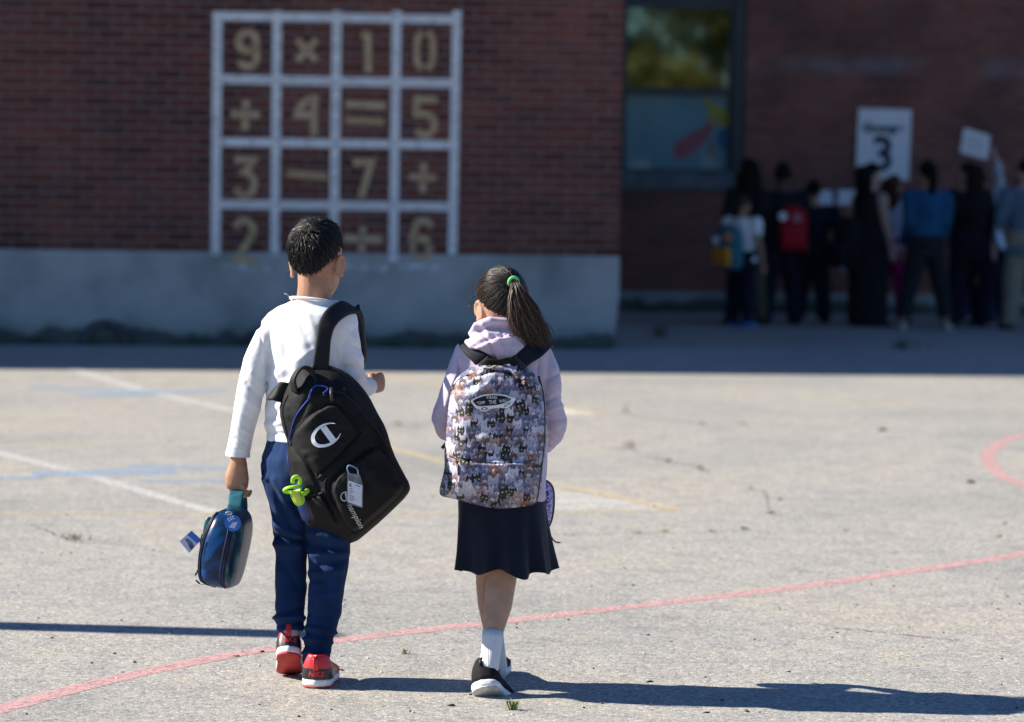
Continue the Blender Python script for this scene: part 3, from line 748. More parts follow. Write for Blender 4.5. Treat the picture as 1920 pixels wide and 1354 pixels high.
def limb_px(mb, lst, n=20, flat=1.0, end=True):
    """limb from centre pixels, radius in pixels and depth"""
    pts = [P(a, b, Y) for a, b, r, Y in lst]; rad = [r*Y/FPX for a, b, r, Y in lst]
    mb.tube(pts, rad, n)
    mb.ball(pts[0], rad[0]); 
    if end: mb.ball(pts[-1], rad[-1])
def sub(me, lv):
    o = bpy.data.objects.new('t', me); COL.objects.link(o); m = o.modifiers.new('s', 'SUBSURF'); m.levels = lv; m.render_levels = lv
    dg = bpy.context.evaluated_depsgraph_get(); out = bpy.data.meshes.new_from_object(o.evaluated_get(dg)); bpy.data.objects.remove(o); bpy.data.meshes.remove(me); return out
def trim(me, keep):
    """cut the cloth open at a neckline, cuff or hem"""
    bm = bmesh.new(); bm.from_mesh(me); dead = [f for f in bm.faces if not keep(f.calc_center_median())]
    bmesh.ops.delete(bm, geom=dead, context='FACES'); bm.to_mesh(me); bm.free(); return me

def smoothstep(x, a, b):
    t = np.clip((x-a)/(b-a), 0, 1); return t*t*(3-2*t)

# ---------------------------------------------------------------- soft bags: a closed cushion over a measured outline
def resample(poly, n):
    p = np.array(poly, float); p2 = np.vstack([p, p[:1]]); seg = np.linalg.norm(np.diff(p2, axis=0), axis=1); cum = np.r_[0, np.cumsum(seg)]
    t = np.linspace(0, cum[-1], n, endpoint=False); return np.stack([np.interp(t, cum, p2[:, i]) for i in (0, 1)], -1)
def smooth_poly(poly, it=2):
    p = np.array(poly, float)
    for _ in range(it):
        q = np.empty((len(p)*2, 2)); nx = np.roll(p, -1, 0); q[0::2] = p*.75+nx*.25; q[1::2] = p*.25+nx*.75; p = q
    return p
def poly_dist(q, poly):
    d = np.full(len(q), 1e9)
    for i in range(len(poly)):
        r, _ = seg_dist(q, poly[i], poly[(i+1) % len(poly)]); d = np.minimum(d, r)
    return d
def poly_in(q, poly):
    x, y = q[:, 0], q[:, 1]; ins = np.zeros(len(q), bool); j = len(poly)-1
    for i in range(len(poly)):
        xi, yi = poly[i]; xj, yj = poly[j]
        c = ((yi > y) != (yj > y)) & (x < (xj-xi)*(y-yi)/((yj-yi) if yj != yi else 1e-9)+xi); ins ^= c; j = i
    return ins
class Cushion:
    def __init__(s, outline, centre, Yc, front, back, Rr, relief, n=220, m=60, it=2):
        s.o = resample(smooth_poly(outline, it), n); s.c = np.array(centre, float); s.Yc, s.front, s.back, s.R, s.relief = Yc, front, back, Rr, relief
        s.n, s.m = n, m; s.coarse = resample(s.o, 90)
    def depth(s, q):
        """how far the front stands towards the viewer at a pixel"""
        q = np.asarray(q, float).reshape(-1, 2); d = poly_dist(q, s.coarse)*(poly_in(q, s.o*1.0)*1.0)
        t = np.clip(d/s.R, 0, 1); prof = np.sqrt(np.clip(1-(1-t)**2, 0, 1))
        return s.front*prof + s.relief(q, t)
    def surf(s, q, off=0.0):
        q = np.asarray(q, float).reshape(-1, 2); dp = s.depth(q)
        return [P(a, b, s.Yc-dd-off) for (a, b), dd in zip(q, dp)]
    def mesh(s, name):
        ts = 1-(1-np.linspace(0, 1, s.m+1))**1.35            # denser near the rim
        V, F = [], []; Q = []
        for t in ts[1:]: Q.append(s.c+(s.o-s.c)*t)
        Q = np.vstack([s.c[None]]+Q); dp = s.depth(Q); dp[-s.n:] = 0
        s.Q = Q
        V = [P(a, b, s.Yc-d) for (a, b), d in zip(Q, dp)]
        n = s.n
        for k in range(n): F.append((0, 1+(k+1) % n, 1+k))
        for i in range(s.m-1):
            for k in range(n):
                k2 = (k+1) % n; F.append((1+i*n+k, 1+i*n+k2, 1+(i+1)*n+k2, 1+(i+1)*n+k))
        base = len(V); rim0 = 1+(s.m-1)*n; prev = rim0
        for j in range(1, 9):
            t = 1-j/9.0; qq = s.c+(s.o-s.c)*t; dd = s.back*math.sqrt(1-t**4)
            V += [P(a, b, s.Yc+dd) for a, b in qq]; cur = base+(j-1)*n
            for k in range(n):
                k2 = (k+1) % n; F.append((prev+k, prev+k2, cur+k2, cur+k))
            prev = cur
        V.append(P(s.c[0], s.c[1], s.Yc+s.back)); ci = len(V)-1
        for k in range(n): F.append((prev+k, prev+(k+1) % n, ci))
        me = bpy.data.meshes.new(name); me.from_pydata([tuple(v) for v in V], [], F); me.update()
        bm = bmesh.new(); bm.from_mesh(me); bmesh.ops.recalc_face_normals(bm, faces=bm.faces); bm.to_mesh(me); bm.free(); return me
def decal(cush, name, verts2d, faces, mat, parent, off=.0025, cuts=0):
    """flat print laid on a bag's curved face"""
    if cuts:
        bm = bmesh.new(); vs = [bm.verts.new((a, b, 0)) for a, b in verts2d]
        for f in faces:
            try: bm.faces.new([vs[i] for i in f])
            except ValueError: pass
        bmesh.ops.triangulate(bm, faces=bm.faces); bmesh.ops.subdivide_edges(bm, edges=bm.edges, cuts=cuts, use_grid_fill=True)
        verts2d = [(v.co.x, v.co.y) for v in bm.verts]; bm.verts.index_update(); faces = [tuple(v.index for v in f.verts) for f in bm.faces]; bm.free()
    V = cush.surf(verts2d, off)
    o = pyobj(name, V, faces, mat, parent); bm = bmesh.new(); bm.from_mesh(o.data)
    bm.normal_update()
    for f in bm.faces:
        if f.normal.y > 0: f.normal_flip()
    bm.to_mesh(o.data); bm.free(); return o
def seam(cush, pts, rad_px, name, mat, parent, off=0.0, closed=False, curve=True):
    q = [tuple(v[:2]) for v in catmull([(a, b, 0) for a, b in pts], 8)] if curve else pts
    V = cush.surf(q, off); mb = MB(); mb.tube(V, rad_px*cush.Yc/FPX, 6); return mb.build(name, mat, parent)
def strap_sweep(name, pts, width, thick, wdirs, mat, parent):
    """webbing: centre points, width and the direction the width runs in at each point"""
    n = len(pts); k = 6
    P_ = catmull(pts, k); Wd = catmull(wdirs, k); Wp = [p.x for p in catmull([(w, 0, 0) for w in (width if hasattr(width, '__len__') else [width]*n)], k)]
    rs = []
    for i, p in enumerate(P_):
        t = (P_[min(i+1, len(P_)-1)]-P_[max(i-1, 0)]).normalized(); w = Wd[i]; w = (w-t*w.dot(t)).normalized(); nn = t.cross(w)
        ring = []
        for j in range(14):
            a = 2*math.pi*j/14; ca, sa = math.cos(a), math.sin(a)
            ring.append(p+w*(Wp[i]/2*math.copysign(abs(ca)**.5, ca))+nn*(thick/2*math.copysign(abs(sa)**.7, sa)))
        rs.append(ring)
    mb = MB(); mb.rings(rs); return mb.build(name, mat, parent)
# ================================================================ the boy
BY = 8.78
boy = empty('person', G(592, 1284))
tag(boy, 'dark-haired child in white long-sleeved top, navy trousers and red trainers walking away', 'person', 'children crossing the schoolyard')
sb = BY/FPX
# head frame: chin-to-crown axis, turned a little to the right
HB = Matrix.Translation(P(597, 556, BY+.012)) @ Matrix.Rotation(R(-17), 4, 'Z') @ Matrix.Rotation(R(-2), 4, 'Y')
body = MB()
add_head(body, HB, .214, .98, eo=.005)
body.tube([P(590, 500, BY-.005), P(589, 535, BY-.006), P(589, 560, BY+.004), P(588, 590, BY+.01)], [.050, .048, .052, .055], 20)
TOR = [(573, 520, 662, .050, 0), (592, 500, 676, .070, 0), (612, 492, 676, .082, 0), (640, 494, 672, .090, 0), (680, 501, 666, .090, 0), (730, 502, 660, .085, 0), (780, 501, 658, .085, 0), (830, 502, 660, .090, 0), (880, 500, 664, .10, 0), (915, 505, 660, .095, 0)]
YAWB = R(-20)
body.rings([ring_px(a+10, b-10, y, BY, ry*.80, YAWB) for y, a, b, ry, d in TOR])
ARM_L = [(506, 610, 24, BY), (493, 640, 26, BY), (480, 680, 26, BY-.005), (471, 725, 26, BY-.01), (462, 765, 25.5, BY-.01), (453, 810, 23, BY-.005), (447, 848, 21.5, BY)]
ARM_R = [(648, 610, 23, BY-.035), (652, 640, 25, BY-.045), (656, 675, 27, BY-.045), (660, 706, 27, BY-.035), (664, 722, 25, BY+.0), (674, 727, 22, BY+.045), (689, 725, 18, BY+.09)]
lim = lambda ch, k: [(a, b, r*k, Y) for a, b, r, Y in ch]
limb_px(body, [(512, 630, 12, BY)]+lim(ARM_L, .66)[2:-1] + [(447, 848, 15.5, BY), (447.5, 872, 14.5, BY)])
limb_px(body, lim(ARM_R, .66)[:-1] + [(690, 725, 14, BY+.095)])
LEG_L = [(532, 890, 40, BY), (538, 930, 37, BY), (543, 970, 33, BY+.01), (545.5, 1010, 31.5, BY+.03), (546, 1050, 31, BY+.04), (545, 1095, 30.5, BY+.03), (543.5, 1135, 29, BY+.01), (543.5, 1165, 27, BY-.005), (543, 1186, 23, BY-.015)]
LEG_R = [(606, 890, 46, BY), (612, 940, 47, BY), (618, 985, 45.5, BY+.01), (618, 1025, 42, BY+.01), (615, 1065, 37.5, BY), (612, 1105, 34, BY-.01), (607, 1145, 32.5, BY-.015), (601, 1180, 29, BY-.02), (596, 1210, 26, BY-.02), (593, 1234, 23.5, BY-.02)]
limb_px(body, lim(LEG_L, .68)[:-1] + [(542, 1190, 15, BY-.015), (540, 1222, 15, BY-.02)])
limb_px(body, lim(LEG_R, .68)[:-1] + [(593, 1236, 15, BY-.02), (593, 1266, 15, BY-.02)])
# left hand gripping the lunch bag's handle, right fist up at the strap
add_hand(body, P(447.5, 868, BY), P(443, 920, BY)-P(447.5, 868, BY), (.5, .85, -.1), .150, -1, (30, 62, 50), 3, 34, 25)
add_hand(body, P(691, 722, BY+.10), Vector((.40, .60, .08)), (-.8, .2, -.15), .135, 1, (68, 80, 55), 2, 2, 60)
me = blob(body, 'person_body', .0034, 5)
bo = mobj('body', me, SKIN_BOY, boy)
# eyes
EYE = noise_mat('eye_white', (.75, .73, .70), (.8, .78, .75), 5, .2); IRIS = noise_mat('dark_iris', (.02, .012, .008), (.03, .02, .012), 60, .15)
def eyes(M, h, parent):
    s = h/.225
    for sx in (-1, 1):
        mb = MB(); mb.ball(M @ (Vector((sx*.031, .076, .112))*s), .011*s); e = mb.build('eye', EYE, parent)
        mb = MB(); mb.ball(M @ (Vector((sx*.031, .0845, .112))*s), .0052*s, .003*s, .0052*s, M.to_3x3()); mb.build('iris', IRIS, e)
eyes(HB, .214, boy)

# --- hair: close-cropped cap with locks that run out from the crown whorl
def scalp(M, h, wide, th, ph, lift=0.0):
    s = h/.225
    v = Vector((.0775*wide*math.sin(th)*math.cos(ph), -.0985*math.sin(th)*(1 if math.sin(ph) < 0 else .92)*abs(math.sin(ph)) if False else .0, 0))
    x = .0760*wide*math.sin(th)*math.cos(ph); y = -.005+.0935*math.sin(th)*math.sin(ph); z = .122+.103*math.cos(th)
    c = Vector((0, -.005, .122)); p = Vector((x, y, z)); n = Vector((x/.0058, (y+.005)/.0087, (z-.122)/.0106)).normalized()
    return M @ ((p+n*lift)*s), (M.to_3x3() @ n).normalized()
def scalp_uv(M, h, wide, p):
    return None
hb = MB()
# cap under the locks
rs = []
for j in range(14):
    ring = []
    for k in range(36):
        ph = 2*math.pi*k/36
        back = max(0, -math.sin(ph))                     # 1 at the nape, 0 at the sides and front
        front = max(0, math.sin(ph))
        lim_th = R(72+47*back**1.3-10*front)
        ring.append(scalp(HB, .214, 1.0, max(.02, lim_th*j/13), ph, .011 if j < 11 else (.007 if j == 11 else (.004 if j == 12 else .001)))[0])
    rs.append(ring)
hb.rings(rs[::-1], cap=True)
whorl_th, whorl_ph = R(34), R(-92)
rd = random.Random(11)
lines = []
wc = scalp(HB, .214, 1.0, whorl_th, whorl_ph)[0]
ax = HB.to_3x3() @ Vector((0, 0, 1))
hc = HB @ (Vector((0, -.005, .122))*(.214/.225))
def on_scalp(p, lift):
    """drop a point on to the scalp oval and lift it"""
    q = HB.inverted() @ p; s = .214/.225; q = q/s-Vector((0, -.005, .122)); k = math.sqrt((q.x/.076)**2+(q.y/.0935)**2+(q.z/.103)**2)
    q = q/k; n = Vector((q.x/.0058, q.y/.0087, q.z/.0106)).normalized(); return HB @ ((q+Vector((0, -.005, .122))+n*lift)*s), (HB.to_3x3() @ n).normalized()
for i in range(5200):
    ph = rd.uniform(0, 2*math.pi); ct = rd.uniform(-.52, 1); th = math.acos(ct)
    back = max(0, -math.sin(ph)); front = max(0, math.sin(ph))
    lim_th = R(71+46*back**1.3-10*front)
    if th > lim_th: continue
    p, n = scalp(HB, .214, 1.0, th, ph, .005)
    away = (p-wc); away = (away-n*away.dot(n)); dist = away.length
    if dist < 1e-4: continue
    away.normalize()
    swirl = n.cross(away)*(.75*math.exp(-dist/.05)); dn = -ax*.25
    d = (away+swirl+dn); d = (d-n*d.dot(n)).normalized()
    low = max(0, min(1, (th-(lim_th-R(50)))/R(48)))              # shorter towards the nape
    ln = (.046-.036*low)*rd.uniform(.6, 1.2); lift = (.0150-.0125*low)*rd.uniform(.35, 1.3)
    if front > .4 or th < R(30): lift *= 1.25
    d = (d+Vector((rd.gauss(0, .32), rd.gauss(0, .32), rd.gauss(0, .22)))); d = (d-n*d.dot(n)).normalized()
    pts = []; q = p
    for k in range(6):
        t = k/5; q2, nn = on_scalp(p+d*(ln*t), .0055+lift*math.sin(min(1, t*1.25)*1.9)*.95); pts.append(q2+Vector((0, 0, -.004*t*t)))
    lines.append((pts, rd.uniform(.7, 1.3)))
for i in range(260):        # short locks standing round the whorl
    a = rd.uniform(0, 6.28); r = abs(rd.gauss(0, .010)); q, n = on_scalp(wc+HB.to_3x3() @ Vector((math.cos(a)*r, -.2*r, math.sin(a)*r)), .008)
    d = Vector((rd.gauss(0, 1), rd.gauss(0, 1), rd.gauss(0, 1))); d = (d-n*d.dot(n)).normalized(); ln = rd.uniform(.016, .034)
    lines.append(([on_scalp(q+d*(ln*t), .009+.011*math.sin(t*1.9))[0] for t in (0, .2, .4, .6, .8, 1)], rd.uniform(.7, 1.3)))
strands_mesh(hb, lines, .0015)
hb.build('hair', HAIR_BLACK, boy)

# --- white long-sleeved top
sh = MB()
sh.rings([ring_px(543, 633, 563, BY-.006, .056, YAWB)] + [ring_px(a, b, y, BY, ry, YAWB) for y, a, b, ry, d in [(568, 536, 642, .060, 0), (576, 518, 660, .066, 0), (588, 500, 670, .078, 0), (604, 488, 674, .084, 0), (622, 486, 672, .090, 0), (640, 491, 668, .096, 0), (680, 500, 664, .100, 0), (725, 501, 660, .098, 0), (770, 497, 658, .098, 0), (800, 497, 658, .099, 0), (814, 500, 656, .096, 0), (828, 500, 655, .096, 0)]])
limb_px(sh, [(511, 622, 24, BY), (500, 630, 24.5, BY)] + ARM_L[2:-1] + [(446, 852, 22.5, BY)], end=False)
limb_px(sh, ARM_R)
me = blob(sh, 'top', .0036, 5, .5)
trim(me, lambda c: not (c.z < P(500, 829.5, BY).z and c.x > P(480, 830, BY).x) and not (c.z < P(446, 855.5, BY).z) and not (c.z > P(590, 566, BY).z + (c.x-P(590, 566, BY).x)*.18 - .07*(c.x-P(590, 566, BY).x)**2*0 and abs(c.x-P(588, 566, BY).x) < .085 and False))
folds(me, [  # creases of the sleeves, the armpit and the waist
    (470, 700, 500, 735, 6, .004), (462, 720, 494, 752, 5, -.004), (455, 742, 486, 770, 5, .0035), (447, 770, 474, 790, 5, -.003), (444, 800, 466, 812, 4, .003), (440, 822, 462, 832, 4, -.0025), (437, 838, 460, 846, 3, .002),
    (500, 650, 506, 700, 4, -.004), (506, 700, 520, 780, 9, .003), (530, 630, 552, 760, 12, -.005), (548, 700, 556, 800, 12, .004), (590, 610, 560, 690, 16, .003), (520, 610, 540, 660, 10, -.003),
    (505, 780, 540, 760, 6, -.004), (500, 795, 545, 790, 5, .003), (502, 812, 560, 813, 2.2, -.0035),
    (520, 700, 590, 655, 6, .003), (515, 718, 585, 682, 6, -.0028), (512, 738, 570, 708, 6, .0025), (508, 758, 560, 738, 5, -.0025), (520, 596, 575, 632, 7, -.0022), (575, 585, 598, 640, 6, .0022), (556, 580, 586, 660, 7, -.002),
    (484, 612, 502, 690, 2.4, -.0025), (505, 800, 530, 792, 4, .0025), (500, 786, 535, 772, 4, -.0025), (476, 660, 496, 672, 4, .002), (474, 672, 498, 690, 4, -.0022),
    (640, 615, 668, 640, 5, .0035), (648, 640, 680, 655, 5, -.004), (640, 660, 680, 672, 5, .004), (640, 690, 684, 690, 4, -.004), (645, 705, 686, 706, 4, .0035), (650, 722, 682, 716, 4, -.003), (628, 650, 640, 700, 5, -.004)],
    [(6, .0026, (1, 1, .5), 1), (15, .0009, (1, 1, .5), 3)])
WHITE_COTTON = cloth('white_cotton', (.80, .80, .81), .03, 12, .85, 700, .2)
top = mobj('top', me, WHITE_COTTON, boy)
mb = MB(); nk = ring_px(544, 632, 564, BY-.006, .0565, YAWB); nk = [p+Vector((0, 0, -.010*math.sin(2*math.pi*k/32)-.004*math.cos(2*math.pi*k/32))) for k, p in enumerate(nk)]; mb.tube(nk+[nk[0]], .0042, 8); mb.build('neckband', WHITE_COTTON, top)
mb = MB(); mb.rings([[P(446, 850, BY)+(P(446+23.2*math.cos(a), 850+2.2*math.cos(a), BY)-P(446, 850, BY))+Vector((0, .034*math.sin(a), dz)) for a in [2*math.pi*k/24 for k in range(24)]] for dz in (.004, .001, -.007, -.009)], cap=False); mb.build('cuff', WHITE_COTTON, top)
mb = MB(); mb.tube([P(543, 560, BY-.03), P(540, 553, BY-.03), P(533, 550, BY-.03), P(535, 553, BY-.03)], .0009, 5); mb.build('loose_thread', WHITE_COTTON, top)

# --- navy joggers
tr_ = MB()
tr_.rings([ring_px(a, b, y, BY, ry, YAWB*.7) for y, a, b, ry in [(822, 502, 653, .092), (838, 499, 656, .098), (860, 493, 661, .106), (890, 494, 664, .108), (915, 499, 662, .100), (935, 503, 658, .080)]])
limb_px(tr_, LEG_L[:-1]+[(544, 1183, 25.5, BY-.012)], end=False); limb_px(tr_, LEG_R[:-1]+[(593, 1240, 25, BY-.02), (593, 1247, 25, BY-.02)], end=False)
me = blob(tr_, 'trousers', .0036, 4, .5)
zl, zr = P(543, 1187, BY).z, P(593, 1243, BY).z; xm = P(570, 1200, BY).x
trim(me, lambda c: not (c.x < xm and c.z < zl) and not (c.x >= xm and c.z < zr))
folds(me, [
    (498, 900, 520, 960, 8, .0058), (505, 905, 545, 985, 7, -.0072), (515, 900, 552, 970, 7, .0058), (520, 985, 560, 1005, 6, .0101), (518, 1006, 570, 1016, 4, -.0101), (518, 1020, 560, 1024, 6, .0072),
    (520, 1040, 560, 1100, 8, -.0043), (520, 1150, 568, 1140, 5, -.0072), (516, 1158, 568, 1158, 5, .0116), (520, 1172, 566, 1168, 3, -.0087), (520, 1182, 566, 1180, 3, .0043),
    (582, 1000, 640, 1012, 7, .0072), (580, 1022, 640, 1030, 6, -.0072), (584, 1042, 650, 1036, 7, .0072), (600, 1060, 645, 1052, 6, -.0072), (582, 1075, 640, 1070, 6, .0058), (580, 1090, 600, 1088, 5, -.0072), (590, 1120, 630, 1112, 7, .0043),
    (576, 1150, 630, 1160, 6, -.0043), (574, 1176, 628, 1186, 4, .0087), (572, 1188, 622, 1196, 3.5, -.0087), (572, 1198, 620, 1204, 4, .0087), (570, 1212, 618, 1212, 3, -.0072), (570, 1224, 615, 1222, 3.5, .0058)],
    [(8, .0028, (1, 1, .7), 5), (20, .0012, (1, 1, 1), 8)])
NAVY = cloth('navy_jersey', (.0055, .025, .088), .2, 16, .85, 800, .25, sheen=.03)
tro = mobj('trousers', me, NAVY, boy)
mb = MB(); mb.tube([P(493.5, 858, BY-.03), P(490.5, 872, BY-.028), P(492, 890, BY-.028), P(496, 905, BY-.03)], [.0018, .0032, .0032, .0014], 8); mb.build('pocket_edge', NAVY, tro)
# ---------------------------------------------------------------- trainers
RED = noise_mat('red_leather', (.50, .018, .028), (.60, .03, .04), 20, .42, .1, 200, .45)
RED_SOLE = noise_mat('red_rubber', (.36, .030, .030), (.46, .05, .045), 25, .6, .3, 150)
BLACK_L = noise_mat('black_leather', (.012, .012, .014), (.022, .022, .024), 20, .35, .1, 200, .5)
WHITE_R = noise_mat('white_rubber', (.70, .70, .72), (.80, .80, .80), 15, .5, .1, 100, .4)
GREY_SOCK = cloth('grey_sock', (.42, .42, .43), .1, 40, .9, 500, .4)
def foot_outline(t, Lf, W):
    """half-width of a sole at t from heel (0) to toe (1)"""
    k = [(0, .0), (.03, .55), (.1, .82), (.22, .90), (.4, .84), (.55, .92), (.72, 1.0), (.85, .92), (.94, .66), (.985, .36), (1, 0)]
    return W*np.interp(t, [a for a, _ in k], [b for _, b in k])
def slab(z0f, z1f, Lf, W, grow=0.0, n=40, bend=None):
    ts = list(1-np.cos(np.linspace(0, math.pi/2, n//2))*1.0) ; ts = [0.5*(1-math.cos(math.pi*i/(n//2))) for i in range(n//2+1)]
    def ring(z, g):
        r = [(-foot_outline(t, Lf, W)-g if 0 < t < 1 else 0, t*Lf+(-g if t == 0 else (g if t == 1 else 0)), z(t)) for t in ts]
        r += [(foot_outline(t, Lf, W)+g, t*Lf, z(t)) for t in ts[-2:0:-1]]
        return r
    return ring
def make_shoe(parent, M, Lf, W, kind):
    bend = lambda p: Vector((p[0], p[1], p[2] + (.010*max(0, (p[1]/Lf-.72)/.28)**2)))
    T = lambda r: [M @ bend(p) for p in r]
    rg = slab(None, None, Lf, W)
    up = MB(); zt = lambda k, base: (lambda t: base + k*np.interp(t, [0, .08, .3, .42, .55, .7, .85, 1], [.074, .076, .060, .056, .050, .038, .027, .012]))
    rr = []
    for k, g in ((0, -.001), (.25, .002), (.5, .001), (.72, -.003), (.9, -.009), (1.0, -.013)):
        base = rg(zt(k, .024), g)
        if k > .5:   # close over the foot towards the toes
            base = [(x*np.interp(y/Lf, [0, .3, .42, .6, 1], [1, 1, .8, .62, .5])**((k-.5)*2), y*(1-.0*k), z) for x, y, z in base]
        rr.append(T(base))
    up.rings(rr[:-1]+[rr[-1]], cap=True)
    main = RED if kind == 'boy' else BLACK_CANVAS
    shoe = up.build('shoe', main, parent)
    md = MB(); md.rings([T(rg(lambda t: .006, .001)), T(rg(lambda t: .012, .0035)), T(rg(lambda t: .020+.006*(t > .9), .0035)), T(rg(lambda t: .0255, .002))]); 
    md.build('midsole', WHITE_R, shoe)
    ou = MB(); ou.rings([T(rg(lambda t: .0, -.002)), T(rg(lambda t: .002, .002)), T(rg(lambda t: .0058, .002))]); osole = ou.build('outsole', RED_SOLE if kind == 'boy' else WORN_SOLE, shoe)
    if kind == 'boy':
        # black heel wrap, toe cap, collar, pull tab, printed heel word
        hw = MB(); rs = []
        for z, g in ((.0262, .0035), (.036, .0045), (.049, .004), (.058, .002)):
            b_ = rg(lambda t: z, g); b_ = [q for q in b_ if q[1] < Lf*.36]; b_ = sorted([q for q in b_ if q[0] < 0], key=lambda q: -q[1])+[(0, -g, z)]+sorted([q for q in b_ if q[0] > 0], key=lambda q: q[1])
            rs.append([M @ Vector(q) for q in b_])
        hw.rings(rs, cap=False, closed=False); hw.build('heel_panel', BLACK_L, shoe)
        tc = MB(); rs = []
        for z, g in ((.0262, .003), (.036, .003), (.045, -.004)):
            b_ = rg(lambda t: z, g); b_ = [q for q in b_ if q[1] > Lf*.62]; b_ = sorted([q for q in b_ if q[0] < 0], key=lambda q: q[1])+sorted([q for q in b_ if q[0] >= 0], key=lambda q: -q[1]); rs.append(T([(x*(1-.9*(z > .04)*.3), y, z) for x, y, z in b_]))
        tc.rings(rs, cap=False, closed=False); tc.build('toe_panel', BLACK_L, shoe)
        tb = MB(); tb.tube([M @ Vector(q) for q in ((0, -.0045, .054), (0, -.008, .072), (0, -.007, .090), (0, .001, .093), (0, .005, .084))], [(.0085, .0022)]*5 if False else [(.0022, .0085)]*5, 10); tb.build('pull_tab', RED, shoe)
        vs, fs = text_mesh('NIKE', .021, .25, .0006, 1.0)
        V = []
        for v in vs:
            x = v.x; z = .0425+v.y
            yy = -.0052 + (x/.030)**2*.0105
            V.append(M @ Vector((x, yy-.0012, z)))
        pyobj('lettering', V, fs, RED, shoe)
        # curved swoosh on each outer side
        for sx in (-1, 1):
            sw = MB(); a = [(.30, .030), (.42, .027), (.56, .031), (.70, .042)]; b_ = [(.30, .037), (.42, .036), (.55, .038)]
            rs = [];
            for i in range(9):
                t = .28+.42*i/8; lo_ = np.interp(t, [p[0] for p in a], [p[1] for p in a]); wd = .011*(1-(i/8))**1.1+.0008; x = (foot_outline(t, Lf, W)+.0036)*sx
                rs.append([M @ bend((x, t*Lf, lo_)), M @ bend((x*.99, t*Lf, lo_+wd))])
            sw.rings(rs, cap=False, closed=False); sw.build('side_stripe', BLACK_L if True else RED, shoe)
    return shoe, osole
BLACK_CANVAS = cloth('black_canvas', (.012, .012, .014), .2, 30, .85, 900, .3)
WORN_SOLE = noise_mat('worn_pale_sole', (.34, .32, .30), (.60, .58, .55), 30, .8, .3, 120)
def foot_matrix(heel, yaw, pitch, roll=0):
    return Matrix.Translation(heel) @ Matrix.Rotation(R(yaw), 4, 'Z') @ Matrix.Rotation(R(pitch), 4, 'X') @ Matrix.Rotation(R(roll), 4, 'Y')
hr = G(592, 1292); hr.z = .001
make_shoe(boy, foot_matrix(hr, -4, 0), .205, .0475, 'boy')
hl = P(540, 1226, 8.70)
make_shoe(boy, foot_matrix(hl, 2, -30), .200, .0375, 'boy')
for (x0, y0, y1, rr, Y) in ((544, 1184, 1210, 19, BY-.03), (595, 1237, 1258, 20, BY-.03)):
    mb = MB(); mb.tube([P(x0, y0-10, Y+.012), P(x0, y0, Y+.01), P(x0-1, y1, Y)], [rr*sb*.85, rr*sb*.9, rr*sb], 18); mb.build('sock', GREY_SOCK, boy)
# ================================================================ the boy's black backpack, slung on one shoulder
BAG_BLACK = cloth('black_ripstop', (.0065, .0065, .0075), .25, 25, .7, 900, .35, spec=.22)
BAG_SMOOTH = cloth('black_webbing', (.010, .010, .0115), .2, 40, .65, 500, .4, spec=.3)
BLUE_TRIM = noise_mat('royal_blue_trim', (.012, .03, .22), (.02, .045, .30), 20, .5)
LOGO_PALE = noise_mat('pale_print', (.66, .70, .78), (.74, .77, .83), 20, .5)
LOGO_GREY = noise_mat('grey_print', (.38, .38, .37), (.46, .46, .45), 30, .55)
pack = empty('backpack', P(640, 850, BY-.18))
tag(pack, 'black backpack with pale round emblem hanging off one shoulder of the child in white', 'backpack')
UP = [(568, 789), (611, 756), (633, 757), (650, 773), (674, 806), (677, 817), (601, 893), (591, 884), (552, 848), (546, 815)]
LO = [(611, 899), (703, 834), (716, 838), (736, 871), (756, 897), (764, 914), (735, 945), (700, 975), (664, 1004), (645, 985), (633, 963)]
SIDE = [(556, 925), (585, 930), (606, 925), (628, 968), (636, 985), (615, 992), (585, 988), (570, 965)]
UPs, LOs, SDs = [resample(smooth_poly(p, 2), 70) for p in (UP, LO, SIDE)]
def boy_relief(q, t):
    d = np.zeros(len(q))
    for poly, hgt, w in ((UPs, .016, 7), (LOs, .024, 9), (SDs, .014, 7)):
        ins = poly_in(q, poly); dd = poly_dist(q, poly); d += np.where(ins, hgt*smoothstep(dd, 0, w), 0)
        d -= .004*np.exp(-(dd/2.6)**2)
    for (x0, y0, x1, y1, w, a) in ((540, 745, 560, 900, 7, -.006), (690, 790, 742, 905, 8, -.006), (650, 730, 700, 800, 7, .006), (580, 740, 555, 800, 6, -.006), (575, 860, 600, 915, 6, -.006), (690, 850, 735, 925, 10, -.005), (650, 900, 700, 880, 9, .004), (660, 990, 720, 930, 9, -.006), (640, 870, 680, 840, 6, .004), (700, 760, 716, 850, 6, -.007), (722, 830, 745, 905, 4, .005)):
        r, _ = seg_dist(q, (x0, y0), (x1, y1)); d += a*np.exp(-(r/w)**2)
    c3 = np.c_[q*.0016, np.zeros(len(q))]
    return (d + .0022*vnoise(c3, 14, 2) + .0009*vnoise(c3, 40, 4))*np.clip(t*3, 0, 1)
BO = [(553, 702), (570, 688), (600, 684), (632, 688), (664, 708), (692, 742), (707, 773), (724, 802), (736, 846), (753, 880), (771, 912), (765, 928), (735, 958), (700, 990), (662, 1021), (645, 1012), (620, 996), (600, 991), (577, 990), (566, 962), (552, 930), (543, 893), (537, 858), (540, 830), (530, 805), (523, 770), (529, 742), (541, 716)]
bag = Cushion(BO, (640, 850), BY-.105, .125, .03, 62, boy_relief, 260, 70, 1)
mobj('pack_body', bag.mesh('pack_body'), BAG_BLACK, pack)
for poly, nm in ((UP, 'pocket_zip'), (LO[:5], 'pocket_zip'), (LO[-3:]+LO[:2], 'pocket_zip')):
    seam(bag, poly+([poly[0]] if poly is UP else []), 1.6, nm, BAG_SMOOTH, pack, .0)
